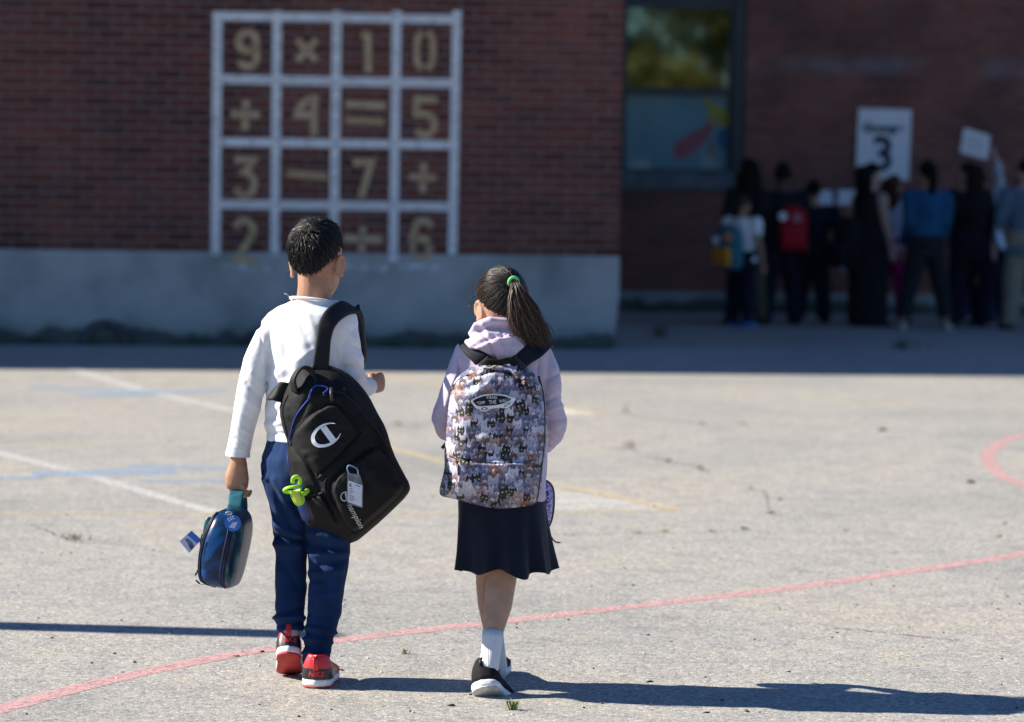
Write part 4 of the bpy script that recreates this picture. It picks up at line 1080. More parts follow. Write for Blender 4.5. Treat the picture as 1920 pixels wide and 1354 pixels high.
seam(bag, [(579, 748), (556, 779), (544, 815), (539, 848), (543, 880)], 1.5, 'blue_piping', BLUE_TRIM, pack, .002)
seam(bag, [(577, 752), (583, 735), (590, 724), (604, 724), (615, 729), (606, 738)], 1.9, 'blue_piping', BLUE_TRIM, pack, .006)
seam(bag, [(606, 742), (625, 734), (650, 742), (680, 775), (712, 815), (733, 858)], 1.8, 'main_zip', BAG_SMOOTH, pack, .002)
seam(bag, [(540, 740), (530, 770), (538, 812), (546, 835)], 2.0, 'edge_binding', BAG_SMOOTH, pack, .002)
seam(bag, [(556, 925), (578, 931), (606, 924)], 2.2, 'pocket_hem', BAG_SMOOTH, pack, .004)
mb = MB(); a = bag.surf([(621, 727), (621, 740), (622, 752)], .010); mb.tube(a, [(.0028, .005)]*3, 8); mb.build('zip_pull', noise_mat('zip_metal', (.03, .03, .033), (.06, .06, .065), 80, .4), pack)
# carry loop, other strap, shoulder strap
X = Vector((1, 0, 0))
lp = [P(553, 735, BY-.20), P(550, 710, BY-.215), P(565, 690, BY-.20), P(582, 694, BY-.19), P(589, 715, BY-.20), P(584, 733, BY-.215)]
strap_sweep('carry_loop', lp, .030, .009, [Vector((.5, -.8, .2))]*6, BAG_SMOOTH, pack)
wg = [P(548, 742, BY-.10), P(536, 737, BY-.125), P(520, 735, BY-.13), P(511, 738, BY-.11), P(507, 742, BY-.08)]
strap_sweep('spare_strap', wg, [.062, .062, .058, .050, .030], .012, [Vector((-.55, -.1, -.75))]*5, BAG_SMOOTH, pack)
sp = [(600, 694, BY-.160), (604, 660, BY-.152), (607, 634, BY-.146), (613, 608, BY-.138), (628, 588, BY-.112), (649, 577, BY-.060), (666, 582, BY-.010), (676, 598, BY+.015), (680, 630, BY+.022), (683, 668, BY+.03), (672, 700, BY+.06)]
wd = [Vector((1, .2, 0)), Vector((1, .2, 0)), Vector((1, .1, .1)), Vector((.95, .0, -.25)), Vector((.75, .25, -.4)), Vector((.65, .5, -.35)), Vector((.45, .8, -.30)), Vector((.3, .95, -.12)), Vector((.2, 1, 0)), Vector((.2, 1, 0)), Vector((.2, 1, 0))]
strap_sweep('shoulder_strap', [P(*q) for q in sp], [.050, .046, .044, .050, .052, .050, .042, .036, .036, .036, .036], .013, wd, BAG_SMOOTH, pack)
strap_sweep('strap_yoke', [P(592, 715, BY-.165), P(600, 702, BY-.16), P(604, 684, BY-.15)], [.085, .075, .06], .012, [X]*3, BAG_SMOOTH, pack)
# round emblem and script print
rx, ry_, dx, dy_ = .872, -.489, .489, .872
lc = lambda r, d, c=(611, 816): (c[0]+r*rx+d*dx, c[1]+r*ry_+d*dy_)
v, f = [], []
for i in range(41):
    a = R(30+300*i/40); tp = min(1, min(i, 40-i)/9)
    ro, ri = 1.0, 1.0-(.05+.17*tp)
    v += [lc(30*ro*math.cos(a), 21*ro*math.sin(a)), lc(30*ri*math.cos(a)+1.0, 21*(ri-.02)*math.sin(a))]
    if i: f.append((2*i-2, 2*i, 2*i+1, 2*i-1))
decal(bag, 'emblem', v, f, LOGO_PALE, pack, .003)
v = [lc(-3, -16.2), lc(9, -15.4), lc(13, 16.0), lc(1, 17.2)]
decal(bag, 'emblem', v, [(0, 1, 2, 3)], LOGO_PALE, pack, .0036, 3)
tdx, tdy, tux, tuy = .475, .88, .88, -.475
def text_px(body, size, c, shear=0.0, off=0.0, sx=1.0, space=1.0):
    vs, fs = text_mesh(body, size, shear, off, space); return [(c[0]+v.x*sx*tdx+v.y*tux, c[1]+v.x*sx*tdy+v.y*tuy) for v in vs], fs
v, f = text_px('hampion', 15.5, (666.5, 967), .30, .25, .95)
decal(bag, 'lettering', v, f, LOGO_GREY, pack, .003)
v, f = [], []
for i in range(25):
    a = R(35+290*i/24); v += [(647+9.5*math.cos(a)*tux+10.5*math.sin(a)*tdx*.7, 931+9.5*math.cos(a)*tuy+10.5*math.sin(a)*tdy*.9), (647+7*math.cos(a)*tux+8*math.sin(a)*tdx*.7, 931+7*math.cos(a)*tuy+8*math.sin(a)*tdy*.9)]
    if i: f.append((2*i-2, 2*i, 2*i+1, 2*i-1))
decal(bag, 'lettering', v, f, LOGO_GREY, pack, .003)
decal(bag, 'lettering', [(646, 923), (649.5, 922), (653, 938), (649, 939.5)], [(0, 1, 2, 3)], LOGO_GREY, pack, .0033)
# luggage tag on a pale blue loop
tg = bag.surf([(653, 901), (679, 910), (678, 950), (652, 941)], .010)
mean_y = min(p.y for p in tg)-.002
card = [P(a, b, mean_y) for a, b in ((653, 901), (679, 910), (678, 950), (652, 941))]
def slab_from(quad, t, name, mat, parent):
    q = [Vector(p) for p in quad]; b = [p+Vector((0, t, 0)) for p in q]; n = len(q)
    return pyobj(name, q+b, [tuple(range(n)), tuple(reversed(range(n, 2*n)))]+[(k, k+n, (k+1) % n+n, (k+1) % n) for k in range(n)], mat, parent)
ltag = slab_from(card, .0016, 'luggage_tag', noise_mat('tag_card', (.60, .63, .70), (.68, .71, .78), 20, .35), pack)
slv = [P(a, b, mean_y+.003) for a, b in ((651, 886), (675, 891), (681, 911), (680, 953), (651, 944))]
slab_from(slv, .001, 'tag_sleeve', noise_mat('clouded_plastic', (.10, .11, .13), (.22, .23, .26), 60, .2, spec=.6), ltag)
mb = MB(); mb.tube(catmull([P(655, 889, mean_y), P(651, 879, mean_y-.003), P(654, 873, mean_y-.003), P(662, 875, mean_y-.002), P(670, 880, mean_y-.001), P(672, 890, mean_y)], 5), .0020, 8); mb.build('tag_loop', noise_mat('pale_blue_cord', (.13, .24, .38), (.2, .32, .46), 60, .5), ltag)
GREY_INK = noise_mat('grey_ink', (.12, .13, .17), (.2, .21, .25), 80, .6)
mb = MB()
for (x0, y0, x1, y1, h) in ((655, 906, 659, 912, 6), (666, 909, 676, 912, 1.5), (655, 915, 661, 917, 1.3), (655, 919, 663, 921.5, 1.3), (655, 923, 660, 924.6, 1.3), (654.5, 928, 664, 931, 1.3), (654.5, 932, 665, 935.3, 1.3), (654.5, 936, 662, 938.3, 1.3)):
    mb.add([P(x0, y0, mean_y-.0008), P(x1, y0+(x1-x0)*.33, mean_y-.0008), P(x1, y0+(x1-x0)*.33+h, mean_y-.0008), P(x0, y0+h, mean_y-.0008)], [(0, 3, 2, 1)])
mb.build('print', GREY_INK, ltag, False)

# --- drinking bottle in the side pocket
bot = empty('water_bottle', P(570, 940, BY-.20)); tag(bot, 'drinking bottle with lime green lid in the side pocket of the black backpack', 'bottle')
LIME = noise_mat('lime_plastic', (.30, .62, .02), (.36, .70, .03), 10, .3, spec=.5); YEL = noise_mat('yellow_green_plastic', (.58, .66, .06), (.66, .72, .10), 10, .35)
NB = noise_mat('navy_plastic', (.015, .04, .15), (.025, .06, .2), 10, .3)
yb = BY-.215
mb = MB(); mb.tube([P(584, 968, yb+.06), P(577, 945, yb+.05), P(571, 927, yb+.04), P(566, 914, yb+.035), P(563, 906, yb+.03)], [.030, .031, .029, .024, .015], 24); mb.build('bottle_body', NB, bot)
mb = MB(); mb.tube(catmull([P(549, 906, yb+.0), P(549, 899, yb-.002), P(553, 894.5, yb-.003), P(559, 894.5, yb-.003), P(563, 900, yb), P(562, 908, yb+.01)], 5), [(.0030, .006)]*26, 10); mb.build('carry_loop', LIME, bot)
mb = MB(); ring = [P(548+16.5*math.cos(a)+0, 918-2.0*math.cos(a)+5.0*math.sin(a), yb-.004+.016*math.sin(a)) for a in [2*math.pi*k/28 for k in range(29)]]; mb.tube(ring, [(.0028, .0052)]*29, 8); mb.build('lid_ring', LIME, bot)
mb = MB(); mb.tube([P(561, 930, yb-.004), P(571, 925, yb+.0), P(578, 919, yb+.004), P(585, 914, yb+.02)], [(.004, .008), (.004, .0078), (.004, .0075), (.004, .006)], 12); mb.build('lid_arm', LIME, bot)
def puck(pts, name, mat, y0, y1, parent, it=2):
    o_ = smooth_poly(pts, it); rs = []
    c = o_.mean(0)
    for y, g in ((y1, .96), (y1-.0015, 1.0), (y0+.0015, 1.0), (y0, .93)): rs.append([P(*(c+(p-c)*g), y) for p in o_])
    mb = MB(); mb.rings(rs); return mb.build(name, mat, parent)
puck([(543, 927), (546, 921), (560, 920), (566, 924), (572, 934), (571, 944), (564, 949), (556, 949), (550, 942)], 'lid', LIME, yb-.006, yb+.012, bot)
puck([(544, 922), (548, 919.5), (557, 919.5), (560, 922), (567, 938), (565, 944.5), (559, 946), (554, 943)], 'spout', YEL, yb-.016, yb-.005, bot)

# ================================================================ the boy's lunch bag
def marble(name, c):
    m, nt, b = mat_new(name); p = coords(nt)
    n = N(nt, 'ShaderNodeTexNoise', i_Scale=14, i_Detail=5, i_Distortion=1.2); L(nt, p, n.inputs['Vector'])
    r = ramp(nt, n.outputs[0], c); L(nt, r.outputs[0], b.inputs['Base Color']); b.inputs['Roughness'].default_value = .3; b.inputs['Specular IOR Level'].default_value = .3
    n2 = N(nt, 'ShaderNodeTexNoise', i_Scale=60, i_Detail=3); L(nt, p, n2.inputs['Vector']); bp = N(nt, 'ShaderNodeBump', i_Strength=.25, i_Distance=.002); L(nt, n2.outputs[0], bp.inputs['Height']); L(nt, bp.outputs[0], b.inputs['Normal'])
    return m
MARB = marble('teal_marbled_vinyl', [(.30, (.005, .012, .04)), (.47, (.008, .035, .07)), (.57, (.02, .09, .12)), (.66, (.05, .17, .19)), (.75, (.01, .03, .08))])
BLUEV = marble('blue_vinyl', [(.3, (.002, .010, .030)), (.48, (.003, .026, .085)), (.62, (.005, .055, .19)), (.78, (.012, .09, .22))])
NAVY_PIPE = noise_mat('navy_piping', (.010, .014, .035), (.018, .022, .05), 60, .45)
TEAL = noise_mat('teal_webbing', (.010, .075, .11), (.02, .12, .16), 40, .5, .3, 300)
lun = empty('lunch_bag', P(425, 1098, BY)); tag(lun, 'oval dark blue lunch bag hanging from the hand of the child in white', 'lunch bag')
LR = [(953.5, 424, 450, .050), (957, 412, 457, .075), (964, 405, 463, .092), (976, 399, 468.5, .104), (995, 390, 469, .112), (1015, 384, 466, .116), (1035, 380.5, 462, .117), (1055, 379, 457, .116), (1072, 379, 453.5, .110), (1084, 382, 450, .100), (1092, 395, 447, .088), (1097, 412, 445, .07), (1099, 425, 442, .05)]
mb = MB(); mb.rings([ring_px(a, b, y, BY, ry, R(-9), 40, .62) for y, a, b, ry in LR][::-1]); me = sub(mb.fixed('bag_body'), 1); mobj('bag_body', me, BLUEV, lun)
def on_lunch(y, u, off=0.0):
    ys = [q[0] for q in LR]; a, b = np.interp(y, ys, [q[1] for q in LR]), np.interp(y, ys, [q[2] for q in LR]); ry = np.interp(y, ys, [q[3] for q in LR])
    uu = 2*u-1; ca = math.copysign(abs(uu)**(1/.62), uu) if uu else 0; t = -math.acos(max(-1, min(1, ca)))
    r = ring_px(a, b, y, BY, ry+off, R(-9), 40, .62); k = (t/(2*math.pi) % 1)*40; i = int(k); p = r[i % 40].lerp(r[(i+1) % 40], k-i); return p+Vector((0, -off, 0))
for u, rr in ((.075, .0030), (.135, .0022), (.70, .0030), (.80, .0022)):
    mb = MB(); mb.tube([on_lunch(y, u, .0015) for y in np.linspace(957, 1096, 22)], rr, 8); mb.build('piping', NAVY_PIPE, lun)
def panel(u0, u1, name, mat, off):
    ys = np.linspace(960, 1093, 26); us = np.linspace(u0, u1, 8)
    v = [on_lunch(y, u, off) for y in ys for u in us]; f = [(i*8+j, i*8+j+1, (i+1)*8+j+1, (i+1)*8+j) for i in range(25) for j in range(7)]
    o = pyobj(name, v, f, mat, lun, True); return o
panel(.81, .985, 'side_panel', MARB, .0022); panel(.012, .07, 'side_panel', MARB, .0022)
ht = [P(439, 958, BY-.085), P(440, 944, BY-.080), P(443, 928, BY-.05), P(446, 922, BY-.01), P(449, 925, BY+.035), P(451, 944, BY+.06), P(451, 958, BY+.065)]
strap_sweep('handle', ht, .043, .006, [Vector((1, -.15, 0))]*7, TEAL, lun)
puck([(384, 975), (392, 968), (401, 972), (396, 990), (389, 1012), (384, 1030), (380, 1040), (378, 1030), (380, 1000)], 'front_pocket', MARB, BY-.035, BY+.06, lun)
mb = MB()
for k in range(4): mb.tube([P(379+k*.8, 1002+k*6, BY-.06), P(375+k*.7, 1015+k*5, BY-.07), P(378, 1028+k*3, BY-.06)], .0024, 6)
mb.build('buckle', NAVY_PIPE, lun)
TAGB = noise_mat('blue_print_card', (.02, .12, .45), (.03, .16, .52), 20, .35); TAGL = noise_mat('lavender_card', (.42, .45, .68), (.5, .52, .74), 20, .35)
yt = BY-.10
hang = slab_from([P(359, 995, yt), P(377.5, 1012, yt), P(355, 1037, yt), P(336.5, 1015, yt)], .001, 'hang_tag', TAGL, lun)
slab_from([P(359, 995.3, yt-.0012), P(377.2, 1012, yt-.0012), P(370, 1020, yt-.0012), P(351, 1003, yt-.0012)], .0006, 'tag_print', TAGB, hang)
slab_from([P(347, 1011, yt-.0012), P(353, 1010, yt-.0012), P(361, 1018, yt-.0012), P(364, 1026, yt-.0012), P(358, 1032, yt-.0012), P(353, 1022, yt-.0012)], .0006, 'tag_print', noise_mat('tag_picture', (.05, .06, .07), (.12, .22, .35), 90, .4), hang)
mb = MB(); mb.tube([P(376, 1011, yt+.002), P(380, 1012, yt+.02)], .0008, 5); mb.build('tag_string', TEAL, lun)
yr = on_lunch(975, .45, .004).y-.004
disc = slab_from([P(436.5+15.6*math.cos(a), 981+15.6*math.sin(a), yr) for a in [2*math.pi*k/32 for k in range(32)]], .0012, 'round_tag', TAGB, lun)
slab_from([P(429, 989, yr-.0012), P(436, 979.5, yr-.0012), P(446, 979, yr-.0012), P(443, 985, yr-.0012), P(440, 991, yr-.0012)], .0005, 'tag_print', TAGL, disc)
mb = MB()
for k, (x, y) in enumerate(((428, 973), (432, 970.5), (436, 968.5), (430, 976.5), (434, 974), (438, 972))): mb.box(-.0022, .0022, -.0006, 0, -.0018, .0018, Matrix.Translation(P(x, y, yr-.0008)) @ Matrix.Rotation(R(25), 4, 'Y'))
mb.build('tag_print', LOGO_PALE, disc, False)
mb = MB(); mb.tube([P(429+6*math.cos(a), 962.5+2.6*math.sin(a), yr-.002+.004*math.sin(a)) for a in [2*math.pi*k/20 for k in range(21)]], .0012, 6); mb.build('split_ring', noise_mat('steel', (.4, .4, .42), (.55, .55, .56), 50, .25), lun)
mb = MB(); mb.tube([P(378, 1055, BY-.05), P(374, 1066, BY-.06), P(371, 1071, BY-.06)], .0012, 6); mb.tube([P(392, 1090, BY-.05), P(384, 1096, BY-.06), P(377, 1096, BY-.065), P(373, 1093, BY-.06)], .0012, 6); mb.build('zip_cord', noise_mat('mint_cord', (.25, .45, .45), (.4, .6, .58), 50, .6), lun)
mb = MB(); mb.tube([P(371, 1069, BY-.061), P(366, 1079, BY-.062)], .0028, 8); mb.tube([P(374.5, 1094.5, BY-.062), P(367, 1088, BY-.062)], .0028, 8); mb.build('cord_end', BLACK_L, lun)
# ================================================================ the girl
GY = 8.70; sg = GY/FPX
girl = empty('person', G(935, 1302))
tag(girl, 'child with long dark ponytail in lilac hoodie and navy skirt walking away', 'person', 'children crossing the schoolyard')
HG = Matrix.Translation(P(940, 640, GY-.005)) @ Matrix.Rotation(R(13), 4, 'Z') @ Matrix.Rotation(R(-4), 4, 'X')
body = MB()
add_head(body, HG, .208, .96)
body.tube([P(940, 585, GY-.015), P(940, 610, GY-.012), P(940, 635, GY-.008), P(941, 665, GY)], [.046, .043, .048, .065], 20)
GT = [(640, 885, 1005, .055), (655, 868, 1028, .072), (690, 866, 1030, .08), (760, 872, 1024, .082), (850, 872, 1020, .085), (935, 868, 1022, .09), (985, 864, 1026, .09), (1015, 878, 1020, .075)]
body.rings([ring_px(a+4, b-4, y, GY, ry) for y, a, b, ry in GT])
GA_L = [(872, 660, 22, GY), (864, 690, 23, GY-.005), (855, 722, 23, GY-.01), (843, 755, 22.5, GY-.01), (830, 786, 22, GY), (838, 806, 20, GY+.06), (858, 815, 18, GY+.13), (880, 815, 17, GY+.18)]
GA_R = [(1016, 664, 22, GY), (1026, 692, 23, GY-.005), (1031, 722, 23.5, GY-.01), (1033, 756, 23, GY-.01), (1041, 788, 23.5, GY), (1036, 812, 21, GY+.04), (1022, 832, 18, GY+.10), (1000, 842, 17, GY+.16)]
limb_px(body, lim(GA_L, .6)); limb_px(body, lim(GA_R, .6))
add_hand(body, P(884, 815, GY+.185), Vector((.7, .7, -.1)), (.3, -.2, -.9), .125, 1, (35, 50, 40))
add_hand(body, P(994, 846, GY+.175), Vector((-.7, .6, -.3)), (-.3, -.2, -.9), .125, -1, (35, 50, 40))
LEGR = [(960, 985, 42, GY), (953, 1030, 33, GY), (945, 1065, 27.5, GY-.01), (938.5, 1100, 28, GY-.025), (934, 1135, 26.5, GY-.045), (928, 1165, 22.5, GY-.07), (924, 1190, 18.5, GY-.09), (921, 1218, 16.5, GY-.11), (918, 1246, 17, GY-.13)]
LEGL = [(914, 985, 38, GY), (911, 1030, 28, GY+.03), (912, 1065, 21, GY+.05), (911, 1100, 18.5, GY+.07), (913, 1135, 17, GY+.08), (918, 1165, 15.5, GY+.09), (924, 1192, 14.5, GY+.10), (929, 1222, 14, GY+.11), (933, 1248, 14, GY+.12)]
limb_px(body, LEGR); limb_px(body, LEGL)
me = blob(body, 'person_body', .0034, 5)
mobj('body', me, SKIN_GIRL, girl); eyes(HG, .208, girl)
# --- hoodie with the hood lying on the back
hd = MB()
hd.rings([ring_px(a, b, y, GY, ry) for y, a, b, ry in [(618, 902, 980, .058), (628, 890, 996, .066), (640, 874, 1016, .076), (655, 862, 1034, .086), (690, 858, 1036, .092), (740, 862, 1030, .092), (800, 866, 1026, .092), (870, 864, 1024, .095), (938, 862, 1023, .10)]])
limb_px(hd, GA_L); limb_px(hd, GA_R)
rim = [P(940+44*math.cos(a), 625-16*math.sin(a)+ (6 if math.sin(a) < 0 else 0), GY-.015+.072*math.sin(a)) for a in [2*math.pi*k/24 for k in range(25)]]
hd.tube(rim, .016, 12, False)
hood = [(612, 905, 975, .030, -.062), (622, 888, 984, .045, -.068), (636, 878, 988, .052, -.080), (650, 884, 986, .050, -.088), (664, 903, 974, .042, -.090), (675, 922, 954, .026, -.086)]
hd.rings([ring_px(a, b, y, GY+d, ry, 0, 28) for y, a, b, ry, d in hood])
hd.tube([P(874, 640, GY-.06), P(885, 648, GY-.10), P(905, 650, GY-.125), P(925, 640, GY-.135), (P(955, 632, GY-.125)), P(982, 634, GY-.09)], [.010, .012, .012, .010, .010, .008], 12)
hd.tube([P(880, 628, GY-.06), P(893, 612, GY-.085), P(920, 602, GY-.095), P(950, 603, GY-.09), P(972, 614, GY-.07)], [.010, .013, .013, .012, .010], 12)
me = blob(hd, 'hoodie', .0036, 4, .5)
zh = P(940, 937, GY).z
trim(me, lambda c: c.z > zh)
folds(me, [
    (893, 616, 925, 640, 4, -.006), (905, 608, 918, 634, 3.5, .004), (890, 648, 925, 630, 3.5, -.007), (925, 630, 980, 628, 3, -.006), (918, 640, 930, 674, 3, -.006), (935, 640, 950, 668, 4, .004), (900, 655, 925, 672, 4, -.004), (940, 612, 942, 630, 2, -.003), (960, 640, 950, 672, 4, -.003),
    (858, 668, 868, 760, 1.8, -.0035), (1012, 668, 1008, 760, 1.8, -.0035), (836, 760, 852, 782, 3, .003), (830, 772, 848, 792, 3, -.003), (858, 700, 842, 735, 3, .003), (1040, 690, 1052, 735, 3, .003), (1030, 735, 1056, 752, 3, -.003), (1022, 800, 1050, 822, 3, -.003), (1018, 815, 1040, 838, 3, .003), (1008, 860, 1020, 930, 2.5, .003),
    (862, 690, 858, 720, 4, -.004), (850, 720, 836, 760, 5, .004), (846, 735, 858, 770, 4, -.004), (820, 770, 850, 790, 5, .003), (815, 790, 850, 800, 4, -.003),
    (1010, 690, 1020, 760, 5, -.005), (1030, 690, 1045, 720, 5, .003), (1012, 760, 1050, 740, 5, -.005), (1015, 775, 1055, 760, 4, .004), (1020, 790, 1058, 785, 4, -.004), (1010, 720, 1048, 700, 4, -.003), (1026, 806, 1056, 808, 4, .003), (1012, 870, 1016, 930, 4, .004)],
    [(8, .0028, (1, 1, .7), 9), (19, .0014, (1, 1, .7), 12)])
LILAC = cloth('lilac_fleece', (.55, .46, .575), .05, 14, .9, 600, .25, sheen=.2)
hoodie = mobj('hoodie', me, LILAC, girl)
# --- pleated navy skirt
NAVY_SK = cloth('navy_twill', (.004, .007, .020), .25, 16, .75, 700, .25, sheen=.1)
rs = []; nn = 96
for i in range(22):
    t = i/21; y = 925+t*143; xl = 859-1.5*t; xr = 1020+1+15*t**1.3; ry = .095+.034*t
    r = ring_px(xl, xr, y, GY, ry, 0, nn); c = sum(r, Vector())/nn; out = []
    for k, p in enumerate(r):
        a = 2*math.pi*k/nn; w = t**1.4*(.013*math.sin(9*a+.6)+.008*math.sin(5*a+2.1)+.005*math.sin(16*a))
        dz = t**3*(.006*math.sin(7*a+1)+(-.010*math.exp(-((a-5.20)/.22)**2)) + .009*math.exp(-((a-4.55)/.35)**2))
        d = (p-c).normalized(); out.append(p+d*w+Vector((0, 0, dz)))
    rs.append(out)
mb = MB(); mb.rings(rs, cap=False); me = sub(mb.fixed('skirt'), 1)
sk = mobj('skirt', me, NAVY_SK, girl); so = sk.modifiers.new('thick', 'SOLIDIFY'); so.thickness = .002; so.offset = 0
# --- socks and slip-on shoes
def ribbed():
    m, nt, b = mat_new('white_ribbed_sock'); p = coords(nt); w = N(nt, 'ShaderNodeTexWave', i_Scale=70, i_Distortion=.6); w.bands_direction = 'X'; L(nt, p, w.inputs['Vector'])
    r = ramp(nt, w.outputs[0], [(0, (.62, .62, .64)), (.5, (.78, .78, .79))]); L(nt, r.outputs[0], b.inputs['Base Color']); b.inputs['Roughness'].default_value = .9
    bp = N(nt, 'ShaderNodeBump', i_Strength=.6, i_Distance=.002); L(nt, w.outputs[0], bp.inputs['Height']); L(nt, bp.outputs[0], b.inputs['Normal']); return m
SOCK = ribbed()
for ch in ([(924.5, 1186, 20.5, GY-.087), (923, 1200, 19.5, GY-.098), (921, 1222, 18.5, GY-.112), (917, 1248, 19, GY-.13), (914, 1262, 19, GY-.135)], [(926, 1190, 18, GY+.10), (931, 1222, 17, GY+.11), (935, 1248, 16.5, GY+.12), (932, 1266, 17, GY+.12)]):
    mb = MB(); mb.tube([P(a, b, Y) for a, b, r, Y in ch], [r*sg for a, b, r, Y in ch], 20); mb.build('sock', SOCK, girl)
hn = P(903, 1290, GY-.195)
s1, o1 = make_shoe(girl, foot_matrix(hn, -26, -31, -18), .192, .044, 'girl'); MN = foot_matrix(hn, -26, -31, -18)
hf = G(921, 1277); hf.z = .001
s2, o2 = make_shoe(girl, foot_matrix(hf, -8, 0), .185, .038, 'girl')
MAGENTA = cloth('magenta_lining', (.5, .02, .16), .1)
mb = MB(); mb.tube([P(926, 1248, GY-.12), P(935, 1258, GY-.10)], [.006, .006], 8); mb.build('shoe_lining', MAGENTA, s1)
mb = MB(); mb.tube([MN @ Vector((0, -.001, .088)), MN @ Vector((0, -.005, .074))], [(.003, .006)]*2, 8); mb.build('heel_tab', noise_mat('dark_grey_rubber', (.05, .05, .05), (.09, .09, .09), 50, .4), s1)
# --- hair swept back to a tie, then the ponytail
hb = MB(); rs = []
def girl_limit(ph):
    back = max(0, -math.sin(ph)); front = max(0, math.sin(ph)); return R(79+36*back**1.2-14*front)
for j in range(15):
    rs.append([scalp(HG, .208, .97, max(.02, girl_limit(2*math.pi*k/40)*(j/14)), 2*math.pi*k/40, .006 if j < 13 else .002)[0] for k in range(40)])
hb.rings(rs[::-1], cap=True)
def scal_g(p, lift):
    s = .208/.225; q = HG.inverted() @ p; q = q/s-Vector((0, -.005, .122)); k = math.sqrt((q.x/.0737)**2+(q.y/.0935)**2+(q.z/.103)**2); q = q/k
    n = Vector((q.x/.0054, q.y/.0087, q.z/.0106)).normalized(); return HG @ ((q+Vector((0, -.005, .122))+n*lift)*s), (HG.to_3x3() @ n).normalized()
tie0 = min((scalp(HG, .208, .97, R(a), R(b), .014)[0] for a in range(20, 90, 2) for b in range(-150, -20, 2)), key=lambda q: float(np.hypot(*(proj(np.array([tuple(q)]))[0]-np.array([963., 528.])))))
rd = random.Random(5); lines = []
for i in range(2600):
    ph = rd.uniform(0, 2*math.pi); lt = girl_limit(ph); th = math.acos(rd.uniform(math.cos(lt), 1))
    if rd.random() < .35: th = lt*rd.uniform(.93, 1.02)
    p, n = scalp(HG, .208, .97, th, ph, .004)
    pts = []; m = 9; off = Vector((rd.gauss(0, .004), rd.gauss(0, .004), rd.gauss(0, .004))); bow = rd.gauss(0, .010); lf = rd.uniform(.004, .0105)
    for k in range(m):
        t = k/(m-1); q = p.lerp(tie0+off, t); q = q+Vector((0, 0, -abs(bow)*math.sin(t*math.pi)*.8))
        q2, nn_ = scal_g(q, lf+.004*math.sin(t*math.pi)); pts.append(q2 if t < .9 else q2.lerp(tie0+off*.6, (t-.9)*10*.6))
    lines.append((pts, rd.uniform(.7, 1.3)))
strands_mesh(hb, lines, .0015)
hair = hb.build('hair', HAIR_BROWN, girl)
pt = MB(); lines = []
spine = [tie0, P(966, 533, tie0.y-.020), P(971, 556, tie0.y-.034), P(979, 585, tie0.y-.036), P(990, 612, tie0.y-.030), P(1004, 636, tie0.y-.022), P(1017, 657, tie0.y-.012)]
halfw = [.006, .010, .021, .032, .037, .035, .024]
spine_c = catmull(spine, 4); hw_c = [q.x for q in catmull([(w, 0, 0) for w in halfw], 4)]
for i in range(1500):
    u = max(-1.25, min(1.25, rd.gauss(0, .55))); w = rd.gauss(0, .45); ln = rd.uniform(.50, .95) if u < .2 else rd.uniform(.62, 1.0); m = 13; pts = []
    wob = rd.gauss(0, .35); st = rd.gauss(0, .06)
    for k in range(m):
        t = k/(m-1)*ln; f_ = min(.999, t)*(len(spine_c)-1); i0 = int(f_); q = spine_c[i0].lerp(spine_c[min(i0+1, len(spine_c)-1)], f_-i0)
        if t > 1: q = q+(spine_c[-1]-spine_c[-2]).normalized()*(t-1)*.14
        hw = hw_c[i0]; uu = u+.28*math.sin(t*8.5+wob*9)*t**.5+st*t*2.2
        q = q+Vector((.93, .1, .34))*(hw*uu)+Vector((0, -1, 0))*(hw*.55*w+.006)
        pts.append(q)
    lines.append((pts, rd.uniform(.7, 1.5)))
strands_mesh(pt, lines, .0016)
# a few flyaway locks beside the cheek
for i in range(9):
    q = P(890+rd.uniform(-3, 4), 548+rd.uniform(-22, 20), GY+.05); pts = [q+Vector((-.030*math.sin(t*2.2+rd.uniform(0, .3))*rd.uniform(.3, .9), 0, -.05*t)) for t in (0, .25, .5, .75, 1)]; lines.append((pts, .4)); strands_mesh(pt, [(pts, .35)], .0016)
for i in range(40):
    ph = rd.uniform(R(170), R(370)); p, n = scalp(HG, .208, .97, R(rd.uniform(10, 80)), ph, .010); d = Vector((rd.gauss(0, 1), rd.gauss(0, 1), rd.gauss(0, 1))).normalized(); pts = [p+n*(.010*t)+d*(.022*t)+Vector((0, 0, -.012*t*t)) for t in (0, .3, .6, 1)]; strands_mesh(pt, [(pts, .3)], .0016)
pt.build('ponytail', hair_mat('brown_hair_ends', (.056, .034, .023), .42, .45), hair)
mb = MB(); mb.tube([tie0+Vector((.9, .1, .45))*(.0135*math.cos(a))+Vector((-.35, -.35, .85))*(.014*math.sin(a))+Vector((0, -.012, -.002)) for a in [2*math.pi*k/20 for k in range(21)]], .0048, 10); mb.build('hair_tie', cloth('mint_elastic', (.22, .62, .22), .1, 60), hair)

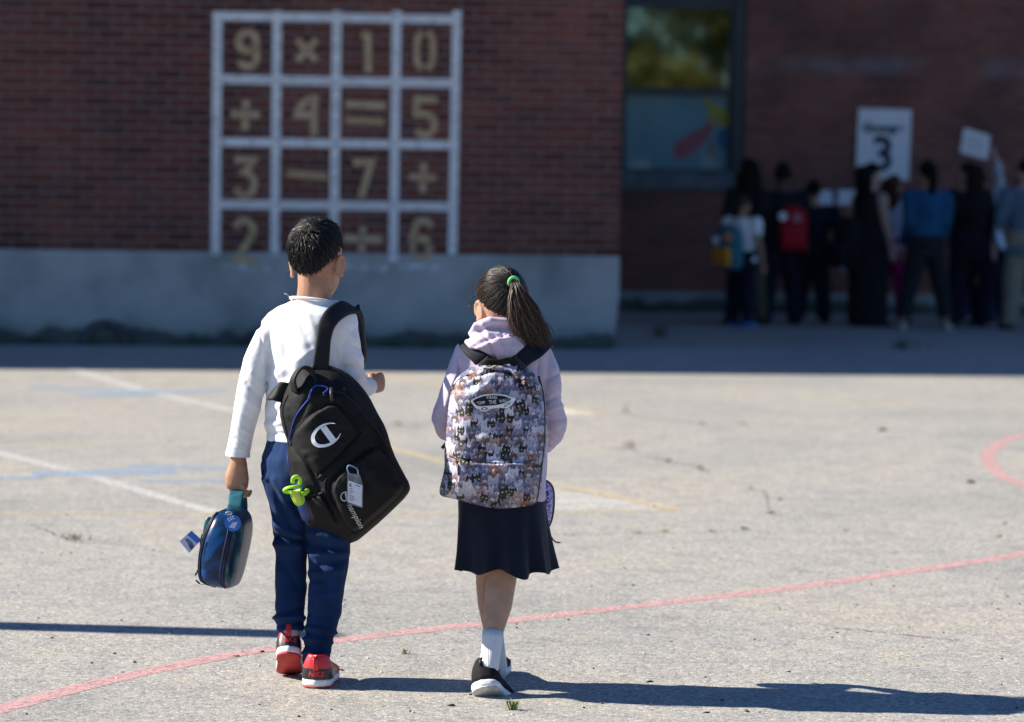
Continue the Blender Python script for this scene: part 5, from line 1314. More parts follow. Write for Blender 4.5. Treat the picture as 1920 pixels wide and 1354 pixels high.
# ================================================================ her patterned backpack
gp = empty('backpack', P(930, 940, GY-.17)); tag(gp, 'cat-print backpack worn on both shoulders by the child in the lilac hoodie', 'backpack')
GO = [(850, 716), (866, 699), (888, 684), (912, 677), (935, 675), (958, 678), (985, 688), (1004, 702), (1016, 726), (1022, 752), (1026, 790), (1024, 830), (1021, 862), (1016, 900), (1010, 935), (1003, 947), (975, 951), (940, 955), (905, 950), (868, 940), (845, 934), (827, 931), (823, 922), (828, 900), (834, 878), (833, 850), (835, 820), (839, 780), (843, 745)]
def girl_relief(q, t):
    d = np.zeros(len(q))
    for (x0, y0, x1, y1, w, a) in ((845, 858, 880, 866, 2.6, -.006), (880, 866, 930, 869, 2.6, -.006), (930, 869, 985, 865, 2.6, -.006), (985, 865, 1012, 856, 2.6, -.006),
            (858, 716, 880, 704, 3, -.006), (880, 704, 905, 704, 3.5, -.010), (905, 702, 925, 696, 3, -.010), (925, 696, 955, 699, 3, -.012), (955, 699, 975, 715, 4, -.012), (975, 715, 985, 745, 4.5, -.010), (985, 745, 986, 765, 5, -.006), (868, 730, 890, 722, 7, -.012), (890, 738, 915, 720, 4, .005),
            (905, 690, 940, 688, 4, .007), (985, 712, 1004, 750, 6, .008), (850, 742, 842, 820, 6, .004), (905, 820, 960, 824, 8, .006), (860, 826, 900, 836, 6, -.004), (960, 832, 1000, 822, 6, -.005), (838, 880, 850, 930, 6, -.008), (860, 890, 858, 935, 5, .005), (1008, 800, 1004, 930, 5, -.006), (870, 936, 1000, 940, 4, -.005), (940, 945, 960, 880, 9, .004), (950, 760, 990, 800, 8, .004)):
        r, _ = seg_dist(q, (x0, y0), (x1, y1)); d += a*np.exp(-(r/w)**2)
    low = smoothstep(q[:, 1], 860, 872)*smoothstep(-q[:, 1], -946, -925)*smoothstep(q[:, 0], 848, 862)*smoothstep(-q[:, 0], -1006, -992); d += .020*low
    c3 = np.c_[q*.0016, np.zeros(len(q))]
    return (d+.0024*vnoise(c3, 13, 6)+.0010*vnoise(c3, 34, 3))*np.clip(t*3, 0, 1)
gbag = Cushion(GO, (930, 822), GY-.090, .125, .02, 42, girl_relief, 560, 150, 2)
me = gbag.mesh('pack_body'); Q = gbag.Q; nv = len(me.vertices)
def paint_cats(Q):
    rr = np.random.default_rng(21); col = np.full((len(Q), 3), .06)
    pal = [((.66, .65, .70), .16), ((.38, .37, .47), .17), ((.16, .17, .27), .22), ((.010, .010, .014), .18), ((.27, .14, .10), .09), ((.40, .27, .26), .07), ((.12, .095, .105), .12)]
    pw = np.array([p[1] for p in pal]); pw /= pw.sum(); row = 0; y = 660.0
    while y < 975:
        x = 812.0+(row % 2)*8+rr.uniform(-3, 3)
        while x < 1040:
            k = rr.choice(len(pal), p=pw); base = np.array(pal[k][0])*np.array([.82, .83, .92])*rr.uniform(.75, 1.2); cx, cy = x+rr.uniform(-2.5, 2.5), y+rr.uniform(-3, 3); s = rr.uniform(.85, 1.2); an = rr.uniform(-.3, .3)
            d = Q-np.array([cx, cy]); near = (np.abs(d[:, 0]) < 16*s) & (d[:, 1] > -16*s) & (d[:, 1] < 26*s)
            if near.any():
                i = np.where(near)[0]; q = d[i]; u = (q[:, 0]*math.cos(an)+q[:, 1]*math.sin(an))/s; v = (-q[:, 0]*math.sin(an)+q[:, 1]*math.cos(an))/s
                c = col[i]; strp = .86+.22*np.sin(u*1.6+np.cos(v*.9)*1.5)*(k in (1, 2, 4, 5))
                bodym = ((u/9.0)**2+((v-15)/13.0)**2 < 1); c[bodym] = (base*.72)[None]*strp[bodym, None]
                chest = ((u/4.0)**2+((v-13)/7.0)**2 < 1) & (k != 3); c[chest] = np.minimum(1, base*.6+.28)
                head = ((u/8.2)**2+(v/7.2)**2 < 1)
                ear = np.zeros(len(u), bool)
                for sx in (-1, 1):
                    a = sx*u; ear |= (a > 1.6) & (a < 8.2) & (v < -2) & (v > -12.5+np.abs(a-5.8)*2.6)
                m_ = head | ear; c[m_] = base[None]*strp[m_, None]
                inn = np.zeros(len(u), bool)
                for sx in (-1, 1):
                    a = sx*u; inn |= (a > 3.6) & (a < 6.9) & (v < -4.5) & (v > -10+np.abs(a-5.6)*2.8)
                c[inn] = base*.6+np.array([.22, .10, .11])*(k != 3)
                muz = ((u/3.6)**2+((v-3.4)/3.0)**2 < 1) & (k not in (0, 3)); c[muz] = np.minimum(1, base*.45+.42)
                for sx in (-1, 1):
                    e = ((u-sx*3.2)**2/2.0+(v+.6)**2/1.3 < 1); c[e] = (.42, .45, .20) if k == 3 else ((.12, .26, .42) if k == 0 else (.03, .03, .03))
                nose = (u**2/1.4+(v-2.6)**2/.8 < 1); c[nose] = (.30, .14, .15) if k != 3 else (.03, .02, .02)
                col[i] = c
            x += 15.5+rr.uniform(-1.5, 1.5)
        y += 11.5; row += 1
    return col
cols = np.full((nv, 4), 1.0); cols[:, :3] = .02; cols[:len(Q), :3] = np.clip(paint_cats(Q), 0, 1)
at = me.color_attributes.new('print', 'FLOAT_COLOR', 'POINT'); at.data.foreach_set('color', cols.ravel())
def print_mat():
    m, nt, b = mat_new('cat_print_canvas'); a = N(nt, 'ShaderNodeVertexColor'); a.layer_name = 'print'; L(nt, a.outputs[0], b.inputs['Base Color']); b.inputs['Roughness'].default_value = .75
    p = coords(nt); n2 = N(nt, 'ShaderNodeTexNoise', i_Scale=500, i_Detail=2); L(nt, p, n2.inputs['Vector']); bp = N(nt, 'ShaderNodeBump', i_Strength=.2, i_Distance=.001); L(nt, n2.outputs[0], bp.inputs['Height']); L(nt, bp.outputs[0], b.inputs['Normal']); return m
CATS = print_mat()
mobj('pack_body', me, CATS, gp)
seam(gbag, [(845, 856), (862, 861), (880, 866), (905, 868), (930, 869), (960, 868)], 1.5, 'pocket_zip', BLACK_L, gp, .0)
seam(gbag, [(846, 735), (858, 714), (876, 704), (893, 704), (907, 703), (922, 696), (938, 695), (952, 698), (964, 706)], 1.5, 'main_zip', BLACK_L, gp, -.001)
seam(gbag, [(1010, 705), (1018, 740), (1021, 790), (1019, 840), (1012, 900), (1006, 938)], 2.4, 'edge_piping', BLACK_L, gp, -.002)
seam(gbag, [(972, 712), (992, 712), (1008, 722)], 1.2, 'edge_piping', BLACK_L, gp, .001)
a = gbag.surf([(855, 863), (857, 873), (859, 885), (859, 891)], .006); mb = MB(); mb.tube(a, [(.002, .0045), (.002, .006), (.002, .006), (.002, .003)], 8); mb.build('zip_pull', BLACK_L, gp)
lp = [P(905, 688, GY-.15), P(915, 679, GY-.165), P(935, 680, GY-.17), P(955, 676, GY-.16), P(968, 684, GY-.15)]
strap_sweep('grab_handle', lp, .020, .006, [Vector((0, -.4, 1))]*5, BLACK_CANVAS, gp)
mb = MB(); mb.tube(catmull([P(908, 688, GY-.185), P(918, 690, GY-.19), P(928, 686, GY-.192), P(938, 690, GY-.188)], 4), .0022, 6); mb.build('zip_cord', cloth('pale_cord', (.55, .53, .45), .1), gp)
NAVY_STRAP = cloth('dark_navy_strap', (.010, .012, .022), .2, 30, .7, 500, .3); GREY_STRAP = cloth('charcoal_pad', (.045, .045, .045), .2, 30, .8, 500, .3)
strap_sweep('shoulder_strap', [P(913, 688, GY-.11), P(900, 670, GY-.112), P(884, 654, GY-.085), P(875, 641, GY-.02), P(876, 648, GY+.05), P(874, 690, GY+.10)], [.052, .050, .050, .050, .05, .045], .011, [Vector((.8, 0, .55)), Vector((.8, 0, .55)), Vector((.8, .1, .55)), Vector((.9, 0, .2)), Vector((1, 0, 0)), Vector((1, 0, 0))], NAVY_STRAP, gp)
strap_sweep('shoulder_strap', [P(965, 688, GY-.11), P(984, 670, GY-.112), P(1004, 656, GY-.09), P(1022, 643, GY-.02), P(1020, 652, GY+.05), P(1020, 690, GY+.10)], [.052, .050, .054, .05, .05, .045], .011, [Vector((.8, 0, -.55)), Vector((.8, 0, -.55)), Vector((.8, .1, -.5)), Vector((.9, 0, -.2)), Vector((1, 0, 0)), Vector((1, 0, 0))], NAVY_STRAP, gp)
for s_, a in ((1, [P(917, 692, GY-.119), P(904, 676, GY-.121)]), (-1, [P(961, 692, GY-.119), P(977, 676, GY-.121)])):
    strap_sweep("strap_pad", a, .048, .010, [Vector((.8, 0, .55*s_))]*2, GREY_STRAP, gp)
mb = MB(); mb.tube([P(836, 832, GY-.06), P(831, 838, GY-.05), P(829, 841, GY-.05)], .005, 8); mb.build('buckle', BLACK_L, gp)
# sewn badge in the outline of a skateboard-like car, with its words
def z2p(x, y): return (840+x/10.105, 690+y/10.105)
BADGE = [(425, 640), (450, 590), (560, 545), (680, 500), (860, 488), (1050, 500), (1180, 545), (1285, 575), (1285, 600), (1240, 650), (1215, 705), (1150, 750), (1090, 765), (1040, 745), (790, 775), (760, 815), (690, 830), (620, 815), (585, 775), (520, 765), (470, 690)]
pb_ = smooth_poly([z2p(*p) for p in BADGE], 1); cb = pb_.mean(0)
WHITE_B = cloth('badge_white', (.76, .76, .77), .05); BLACK_B = cloth('badge_black', (.02, .02, .025), .1)
def fan(poly, g=1.0):
    c = poly.mean(0); q = c+(poly-c)*g; return [tuple(c)]+[tuple(p) for p in q], [(0, 1+k, 1+(k+1) % len(q)) for k in range(len(q))]
v, f = fan(pb_); badge = decal(gbag, 'badge', v, f, WHITE_B, gp, .0032, 2)
inner = smooth_poly([z2p(*p) for p in [(470, 640), (490, 605), (580, 568), (690, 530), (860, 516), (1040, 528), (1160, 568), (1205, 588), (1130, 640), (960, 700), (800, 715), (560, 728), (520, 690)]], 1)
v, f = fan(inner); decal(gbag, 'badge_ground', v, f, BLACK_B, badge, .0044, 2)
for cx, cy, w in ((690, 775, 62), (1120, 700, 62)):
    el = np.array([z2p(cx+w*math.cos(a)*(1 if cx < 800 else .9)+ (0 if cx < 800 else 14*math.sin(a)*-1), cy+28*math.sin(a)-(0 if cx < 800 else 30*math.cos(a))) for a in [2*math.pi*k/20 for k in range(20)]])
    v, f = fan(el); decal(gbag, 'badge_wheel', v, f, BLACK_B, badge, .0046); v, f = fan(el, .62); decal(gbag, 'badge_wheel', v, f, WHITE_B, badge, .0052)
def badge_text(body, size, c, ang, sx=1.0, bold=.35):
    vs, fs = text_mesh(body, size, 0, bold*.12); ca, sa = math.cos(R(ang)), math.sin(R(ang)); return [(c[0]+v.x*sx*ca+v.y*sa*1, c[1]+v.x*sx*sa-v.y*ca) for v in vs], fs
for (tx, sz, c, an, sx) in (('VANS', 7.2, z2p(825, 563), 1, 1.15), ('“OFF', 8.0, z2p(620, 665), -4, .95), ('THE', 11.0, z2p(845, 652), -3, .72), ('WALL”', 9.0, z2p(1070, 622), -8, .72)):
    v, f = badge_text(tx, sz, c, an, sx); decal(gbag, 'lettering', v, f, WHITE_B, badge, .0056)
# --- the small lunch bag she carries in front
lb2 = empty('lunch_bag', P(1020, 990, GY+.16)); tag(lb2, 'small lilac patterned lunch bag with black edge showing beside the navy skirt', 'lunch bag')
def speck():
    m, nt, b = mat_new('lilac_speckle'); p = coords(nt); v_ = N(nt, 'ShaderNodeTexVoronoi', i_Scale=190); L(nt, p, v_.inputs['Vector']); s_ = N(nt, 'ShaderNodeSeparateColor'); L(nt, v_.outputs['Color'], s_.inputs[0])
    r = ramp(nt, s_.outputs[0], [(0, (.06, .06, .22)), (.35, (.28, .22, .48)), (.6, (.52, .40, .66)), (.85, (.62, .56, .76)), (1, (.55, .25, .5))]); r.color_ramp.interpolation = 'CONSTANT'; L(nt, r.outputs[0], b.inputs['Base Color']); b.inputs['Roughness'].default_value = .6; return m
lbag = Cushion([(985, 905), (1005, 901), (1022, 901), (1031, 906), (1037, 918), (1038, 940), (1036, 965), (1031, 984), (1024, 992), (985, 994)], (1005, 948), GY+.17, .045, .045, 14, lambda q, t: np.zeros(len(q)), 90, 20, 1)
mobj('bag_body', lbag.mesh('bag_body'), speck(), lb2)
mb = MB(); mb.tube([P(a, b, GY+.165) for a, b in smooth_poly([(1005, 901), (1022, 901), (1031, 906), (1037.5, 918), (1038.5, 940), (1036.5, 965), (1031, 984), (1024, 992)], 2)[:29]], .0042, 8); mb.build('edge_piping', BLACK_L, lb2)
mb = MB(); mb.tube(catmull([P(1026, 985, GY+.16), P(1031, 1002, GY+.15), P(1040, 1015, GY+.15), P(1051, 1018, GY+.15)], 4), [(.0015, .003)]*13, 6); mb.build('strap_end', BLACK_L, lb2)
# ================================================================ people waiting in the shade
SK_M = skin_mat('mid_brown_skin', (.36, .20, .13), (.42, .24, .16)); SK_D = skin_mat('deep_brown_skin', (.10, .052, .034), (.13, .068, .045)); SK_L = skin_mat('fair_skin', (.50, .32, .25), (.57, .38, .30))
CL = {}
def fab(c):
    c = tuple(min(.8, x*1.2) for x in c)
    k = tuple(round(x, 3) for x in c)
    if k not in CL: CL[k] = cloth('fabric', c, .15, 12, .85, 300, .2)
    return CL[k]
def person(px, py, head_y, yaw, label, skin, topc, legc, shoec, hair='short', hairc=HAIR_DULL, wide=1.0, stance=.05, sleeve=1.0, bottom='trousers', raise_arm=None, leg_cut=.03, armspread=0.0, top_len=.50, arm_f=0.0, name='person', tilt=0):
    base = G(px, py); Y = base.y; h = (P(px, head_y, Y).z)*1.02; h = max(h, .5)
    root = empty(name, base, R(yaw)); tag(root, label, 'person', 'people waiting by the school door'); bpy.context.view_layer.update()
    M = Matrix.Translation(base) @ Matrix.Rotation(R(yaw), 4, 'Z'); T = lambda x, y, z: M @ Vector((x*h, y*h, z*h))
    def ring(z, hw, hd, dy=0, n=20): return [T(hw*wide*math.cos(2*math.pi*k/n), dy+hd*wide*math.sin(2*math.pi*k/n), z) for k in range(n)]
    tors = [(.45, .085, .06), (.50, .098, .07), (.55, .094, .066), (.60, .080, .058), (.66, .084, .060), (.72, .096, .068), (.77, .102, .062), (.805, .095, .052), (.83, .058, .042), (.85, .032, .034)]
    sh = lambda s: (s*.108*wide, 0, .795)
    arms = {}
    for s in (-1, 1):
        if raise_arm == s: arms[s] = [(s*.095*wide, 0, .79), (s*.112*wide, .02, .92), (s*.100*wide, .04, 1.06), (s*.09*wide, .05, 1.10)]
        else: arms[s] = [(s*.098*wide, 0, .79), (s*(.132+armspread)*wide, -.012, .64), (s*(.138+armspread)*wide, .03+arm_f, .51), (s*(.138+armspread)*wide, .04+arm_f, .47)]
    legs = {s: [(s*.048, 0, .48), (s*(.050+stance*.5), .008, .27), (s*(.045+stance), -.006, .05)] for s in (-1, 1)}
    mb = MB(); mb.rings([ring(z, a*.95, b*.95) for z, a, b in tors])
    HM = M @ Matrix.Translation((0, .012*h, .858*h)) @ Matrix.Rotation(R(tilt), 4, 'X'); add_head(mb, HM, .140*h, 1.0)
    mb.tube([T(0, 0, .82), T(0, .004, .86), T(0, .006, .90)], [.036*h, .030*h, .032*h], 12)
    for s in (-1, 1):
        a = arms[s]; mb.tube([T(*q) for q in a], [.030*h*wide, .024*h, .0165*h, .015*h], 12); mb.ball(T(*a[0]), .031*h)
        d = Vector(T(*a[3]))-Vector(T(*a[2])); add_hand(mb, T(*a[3]), d, M.to_3x3() @ Vector((-s, .3, 0)), .10*h, s, (20, 30, 20))
        l = legs[s]; mb.tube([T(*q) for q in l], [.052*h, .034*h, .021*h], 14); mb.ball(T(*l[0]), .052*h)
        mb.tube([T(l[2][0], -.02, .022), T(l[2][0]+s*.008, .05, .02), T(l[2][0]+s*.012, .10, .014)], [.022*h, .024*h, .016*h], 10)
    mobj('body', blob(mb, 'person_body', max(.010, .0075*h), 3), skin, root)
    # clothes
    mb = MB(); mb.rings([ring(z, a+.004, b+.004) for z, a, b in [(top_len, .104, .075)]+[q for q in tors if q[0] > top_len+.01][:-1]])
    for s in (-1, 1):
        a = [Vector(q) for q in arms[s][:3]]; 
        if sleeve <= 0: continue
        if sleeve < 1: a = [a[0], a[0].lerp(a[1], sleeve*1.6)]
        mb.tube([T(*q) for q in a], [.044*h*wide, .038*h, .030*h][:len(a)], 12); mb.ball(T(*a[0]), .041*h*wide)
    me = blob(mb, 'top', .012, 2); folds(me, [], [(5, .006, (1, 1, .6), 3)]); mobj('top', me, fab(topc), root)
    mb = MB()
    if bottom == 'skirt':
        mb.rings([ring(z, a, b) for z, a, b in ((.60, .086, .064), (.52, .104, .078), (.36, .112, .085), (.18, .116, .09), (leg_cut, .118, .092))])
    else:
        mb.rings([ring(z, a+.005, b+.005) for z, a, b in ((.455, .088, .064), (.50, .100, .073), (.55, .096, .068), (.585, .088, .062))])
        for s in (-1, 1):
            l = [Vector(q) for q in legs[s]]; end = l[1].lerp(l[2], (.27-leg_cut)/.22) if leg_cut > .05 else l[2]-Vector((0, 0, .022))
            mb.tube([T(*l[0]), T(*l[1]), T(*end)], [.064*h*wide**.5, .050*h*wide**.7, .040*h*wide**.7], 14); mb.ball(T(*l[0]), .060*h)
    me = blob(mb, bottom, .012, 2); folds(me, [], [(6, .005, (1, 1, .6), 7)]); mobj(bottom, me, fab(legc), root)
    for s in (-1, 1):
        l = legs[s][2]; mb = MB(); x = l[0]+s*.006
        mb.rings([[T(x+s*.004*t+w*.030*math.cos(a)*q, -.042+t*.150+0*math.sin(a), 0.0+zz) for a in [0]] for t, w, q, zz in ()]) if False else None
        so = [(0, .45), (.12, .85), (.35, .9), (.65, 1), (.88, .8), (1, .3)]
        for z0, gz, nm in ((0, 0, 0),):
            rr = []
            for zz, g in ((0.0, .95), (.008, 1.0), (.022, .95), (.036, .70)):
                ringp = [(x+.030*w*g, -.045+.155*t, zz if t < .5 or zz < .03 else .026) for t, w in so]+[(x-.030*w*g, -.045+.155*t, zz if t < .5 or zz < .03 else .026) for t, w in so[::-1]]
                rr.append([T(*q) for q in ringp])
            mb.rings(rr)
        mb.build('shoe', fab(shoec), root)
    # hair
    hb = MB(); hh = .140*h; rs = []
    lim_ = {'short': 30, 'long': 34, 'bun': 34, 'pony': 34}[hair]
    for j in range(9):
        rr = []
        for k in range(24):
            ph = 2*math.pi*k/24; bk = max(0, -math.sin(ph)); ft = max(0, math.sin(ph)); rr.append(scalp(HM, hh, .97, max(.02, R(82+lim_*bk-24*ft)*(j/8)), ph, .012 if hair == 'short' else .014)[0])
        rs.append(rr)
    hb.rings(rs[::-1])
    if hair == 'long':
        L3 = [(.985, .030, .05), (.95, .056, .052), (.90, .062, .045), (.84, .068, .036), (.76, .070, .030), (.68, .058, .024), (.63, .030, .014)]
        hb.rings([[T(a*math.cos(2*math.pi*k/20)*(1+.05*math.sin(k*2.1+z*30)), -.050+b*math.sin(2*math.pi*k/20), z) for k in range(20)] for z, a, b in L3][::-1])
    if hair in ('bun', 'pony'):
        hb.tube([T(.01, -.055, .975), T(.012, -.085, .95), T(.014, -.082, .90), T(.015, -.068, .84), T(.015, -.062, .80)], [.018*h, .028*h, .030*h, .024*h, .010*h], 14)
    hair_o = hb.build('hair', hairc, root)
    if hair == 'bun':
        mb = MB(); mb.tube([T(.012+.020*math.cos(a), -.082+.006*math.sin(a), .940+.016*math.sin(a)) for a in [2*math.pi*k/16 for k in range(17)]], .007*h, 8); mb.build('scrunchie', fab((.42, .45, .52)), hair_o)
    if hair == 'short':
        rd_ = random.Random(int(px)); st = MB(); ls = []
        for i in range(220):
            ph = rd_.uniform(0, 6.28); th = R(rd_.uniform(0, 95)); p, n = scalp(HM, hh, .97, th, ph, .010); d = Vector((rd_.gauss(0, 1), rd_.gauss(0, 1), rd_.gauss(0, 1))).normalized(); ls.append(([p, p+n*.008+d*.010, p+n*.010+d*.022], 1.6))
        strands_mesh(st, ls, .003); st.build('loose_locks', hairc, hair_o)
    eyes(HM, hh, root)
    return root, M, h, T
BLK = (.014, .014, .017); NVY = (.016, .022, .045)
pA = person(1398, 608, 304, 12, 'tall woman with very long black hair in dark clothes behind the small child in white', SK_M, (.012, .012, .014), (.075, .07, .045), BLK, 'long', HAIR_DULL)
pB = person(1388, 612, 372, -38, 'small child in white T-shirt and blue shoes with a colourful backpack', SK_M, (.66, .68, .74), (.008, .010, .022), (.02, .14, .40), 'short', HAIR_BROWN, sleeve=.4, stance=.02, wide=1.25)
pC = person(1462, 608, 314, 8, 'tall dark-haired person in black carrying the red backpack', SK_D, (.008, .009, .014), (.008, .010, .018), BLK, 'short', HAIR_DULL, wide=1.25)
pD = person(1520, 606, 346, -14, 'shorter person in dark navy jacket close behind the red backpack', SK_M, (.010, .012, .026), (.008, .010, .02), BLK, 'short', HAIR_DULL, wide=1.4)
pE = person(1626, 611, 312, -58, 'woman with long black hair, bare arms and long black dress', SK_L, BLK, BLK, BLK, 'long', HAIR_DULL, bottom='skirt', sleeve=0.0, leg_cut=.02, wide=1.25)
pF = person(1669, 606, 334, -30, 'reddish-haired woman in magenta trousers half hidden by the black dress', SK_L, (.42, .46, .56), (.32, .010, .13), BLK, 'long', hair_mat('auburn_hair', (.09, .03, .018), .75, .15), wide=1.2)
pG = person(1733, 618, 308, 4, 'woman in bright blue top with a pale scrunchie in her dark hair', SK_M, (.010, .062, .135), BLK, (.34, .33, .32), 'bun', HAIR_DULL, wide=1.1, stance=.085, leg_cut=.075, sleeve=1.0, top_len=.56, armspread=-.035, arm_f=.10)
pH = person(1812, 612, 310, 32, 'woman with long brown hair and black cardigan looking sideways', SK_L, (.008, .008, .010), (.010, .010, .02), (.05, .05, .055), 'long', hair_mat('brown_hair', (.022, .013, .009), .75, .15), wide=1.3, top_len=.40)
pI = person(1830, 604, 326, 0, 'person in grey patterned sleeves holding a white card overhead', SK_L, (.30, .31, .32), NVY, BLK, 'short', hair_mat('light_brown_hair', (.05, .03, .018), .75, .15), raise_arm=1, sleeve=1.0, wide=1.2)
pK = person(1862, 613, 430, 10, 'small child in dark navy clothes between the cardigan and the grey-blue jacket', SK_M, (.010, .012, .028), (.010, .012, .03), (.08, .02, .03), 'short', HAIR_DULL, wide=1.2)
pJ = person(1920, 618, 305, 14, 'person in grey-blue jacket and khaki trousers cut by the right edge', SK_L, (.07, .11, .15), (.20, .175, .13), (.03, .03, .03), 'short', HAIR_DULL, wide=1.3, top_len=.44)
# --- bags and papers they carry
def daypack(pr, size, cols, label, at, yaw_off=0, front=None):
    root0, M, h, T = pr; w, hh_, d = size
    c = Vector(at); r = empty('backpack', c, root0.rotation_euler.z+R(yaw_off)); tag(r, label, 'backpack'); bpy.context.view_layer.update()
    MM = Matrix.Translation(c) @ Matrix.Rotation(root0.rotation_euler.z+R(yaw_off), 4, 'Z')
    def rr(z, hw, hd, dy=0, n=24, e=.55): return [MM @ Vector((hw*math.copysign(abs(math.cos(t))**e, math.cos(t)), dy+hd*math.copysign(abs(math.sin(t))**e, math.sin(t)), z)) for t in [2*math.pi*k/n for k in range(n)]]
    mb = MB(); mb.rings([rr(z*hh_, w*a, d*b) for z, a, b in ((0, .40, .38), (.04, .48, .46), (.5, .5, .5), (.8, .48, .46), (.93, .38, .36), (1, .16, .14))]); mb.build('pack_body', fab(cols[0]), r)
    mb = MB(); mb.rings([rr(z*hh_, w*a, d*.2*b, -d*.56) for z, a, b in ((.06, .30, .5), (.10, .38, .9), (.42, .38, 1), (.50, .30, .5))]); mb.build('front_pocket', fab(cols[1]), r)
    for s in (-1, 1):
        mb = MB(); mb.tube([MM @ Vector(q) for q in ((s*w*.25, d*.45, hh_*.92), (s*w*.3, d*.9, hh_*1.02), (s*w*.36, d*1.5, hh_*.8), (s*w*.36, d*1.2, hh_*.3))], .014, 8); mb.build('strap', fab(cols[2]), r)
    return r, MM
gB = P(1366, 505, pB[0].location.y-.12)
bk1, m1 = daypack(pB, (.30, .46, .2), ((.03, .13, .16), (.52, .22, .03), (.30, .05, .04)), 'teal and orange backpack on the small child in white', gB, -8)
for (q, c) in (((-.07, -.098, .30), (.55, .58, .66)), ((.08, -.10, .33), (.50, .16, .08))):
    mb = MB(); mb.ball(m1 @ Vector(q), .055, .012, .05); mb.build('pocket_patch', fab(c), bk1)
gC = P(1487, 470, pC[0].location.y-.16)
bk2, m2 = daypack(pC, (.30, .47, .20), ((.27, .009, .017), (.34, .012, .024), (.05, .01, .01)), 'red backpack with pale round emblems among the people in black', gC, -16)
mb = MB(); mb.tube([m2 @ Vector((.04+.034*math.cos(a), -.118, .345+.034*math.sin(a))) for a in [2*math.pi*k/20 for k in range(21)]], .007, 6); mb.build('emblem', fab((.55, .45, .5)), bk2)
mb = MB(); mb.ball(m2 @ Vector((-.11, -.104, .36)), .045, .008, .045); mb.build('emblem', fab((.62, .66, .74)), bk2)
gE = P(1590, 505, pE[0].location.y-.10)
bk3, m3 = daypack(pE, (.36, .56, .26), ((.010, .010, .012), (.012, .012, .016), (.01, .01, .01)), 'black backpack on the woman in the long black dress', gE, 0)
mb = MB(); mb.ball(m3 @ Vector((.06, -.12, .02)), .04, .02, .04); mb.build('charm', fab((.14, .22, .36)), bk3)
yI = pI[0].location.y-.05
card = [P(1800, 286, yI), P(1852, 300, yI), P(1857, 254, yI), P(1808, 240, yI)]
cr = empty('hand_sign', P(1845, 300, yI)); tag(cr, 'white card held up above the people in the shade', 'sign'); bpy.context.view_layer.update()
slab_from(card, .006, 'sheet', PAPER_W, cr)
GREYINK = noise_mat('pale_grey_ink', (.34, .37, .42), (.42, .45, .5), 30, .8)
mb = MB()
for k in range(3):
    a = card[3].lerp(card[0], .24+.2*k); b = card[2].lerp(card[1], .24+.2*k); p0, p1 = a.lerp(b, .16), a.lerp(b, .84); dz = (card[0]-card[3])*.09
    for j in range(5):
        q0, q1 = p0.lerp(p1, j/5+.02), p0.lerp(p1, j/5+.15); mb.add([q0+Vector((0, -.0015, 0)), q0+dz+Vector((0, -.0015, 0)), q1+dz+Vector((0, -.0015, 0)), q1+Vector((0, -.0015, 0))], [(0, 1, 2, 3)])
mb.build('print', GREYINK, cr, False)
yJ = pJ[0].location.y-.12
fo = empty('folder', P(1876, 448, yJ)); tag(fo, 'pale blue folder held beside the grey-blue jacket', 'folder'); bpy.context.view_layer.update()
slab_from([P(1869, 446, yJ), P(1880, 470, yJ), P(1886, 462, yJ), P(1876, 420, yJ), P(1866, 418, yJ)], .012, 'cover', fab((.42, .55, .75)), fo)
# ================================================================ trees across the yard (right row shows in the window; left row is added to block low sky)
LEAF = None
def leaf_mat(name, c):
    m, nt, b = mat_new(name); gi = N(nt, 'ShaderNodeNewGeometry').outputs['Random Per Island']
    r = ramp(nt, gi, [(0, tuple(x*.6 for x in c)), (.5, c), (1, (c[0]*1.7, c[1]*1.4, c[2]*1.1))]); L(nt, r.outputs[0], b.inputs['Base Color']); b.inputs['Roughness'].default_value = .6
    out = nt.nodes['Material Output']; tl = N(nt, 'ShaderNodeBsdfTranslucent'); L(nt, r.outputs[0], tl.inputs[0]); ms = N(nt, 'ShaderNodeMixShader'); ms.inputs[0].default_value = .35
    L(nt, b.outputs[0], ms.inputs[1]); L(nt, tl.outputs[0], ms.inputs[2]); L(nt, ms.outputs[0], out.inputs['Surface']); return m
LEAF = leaf_mat('summer_leaves', (.085, .10, .018)); BARK = noise_mat('grey_bark', (.09, .075, .055), (.16, .14, .11), 6, .95, .6, 25)
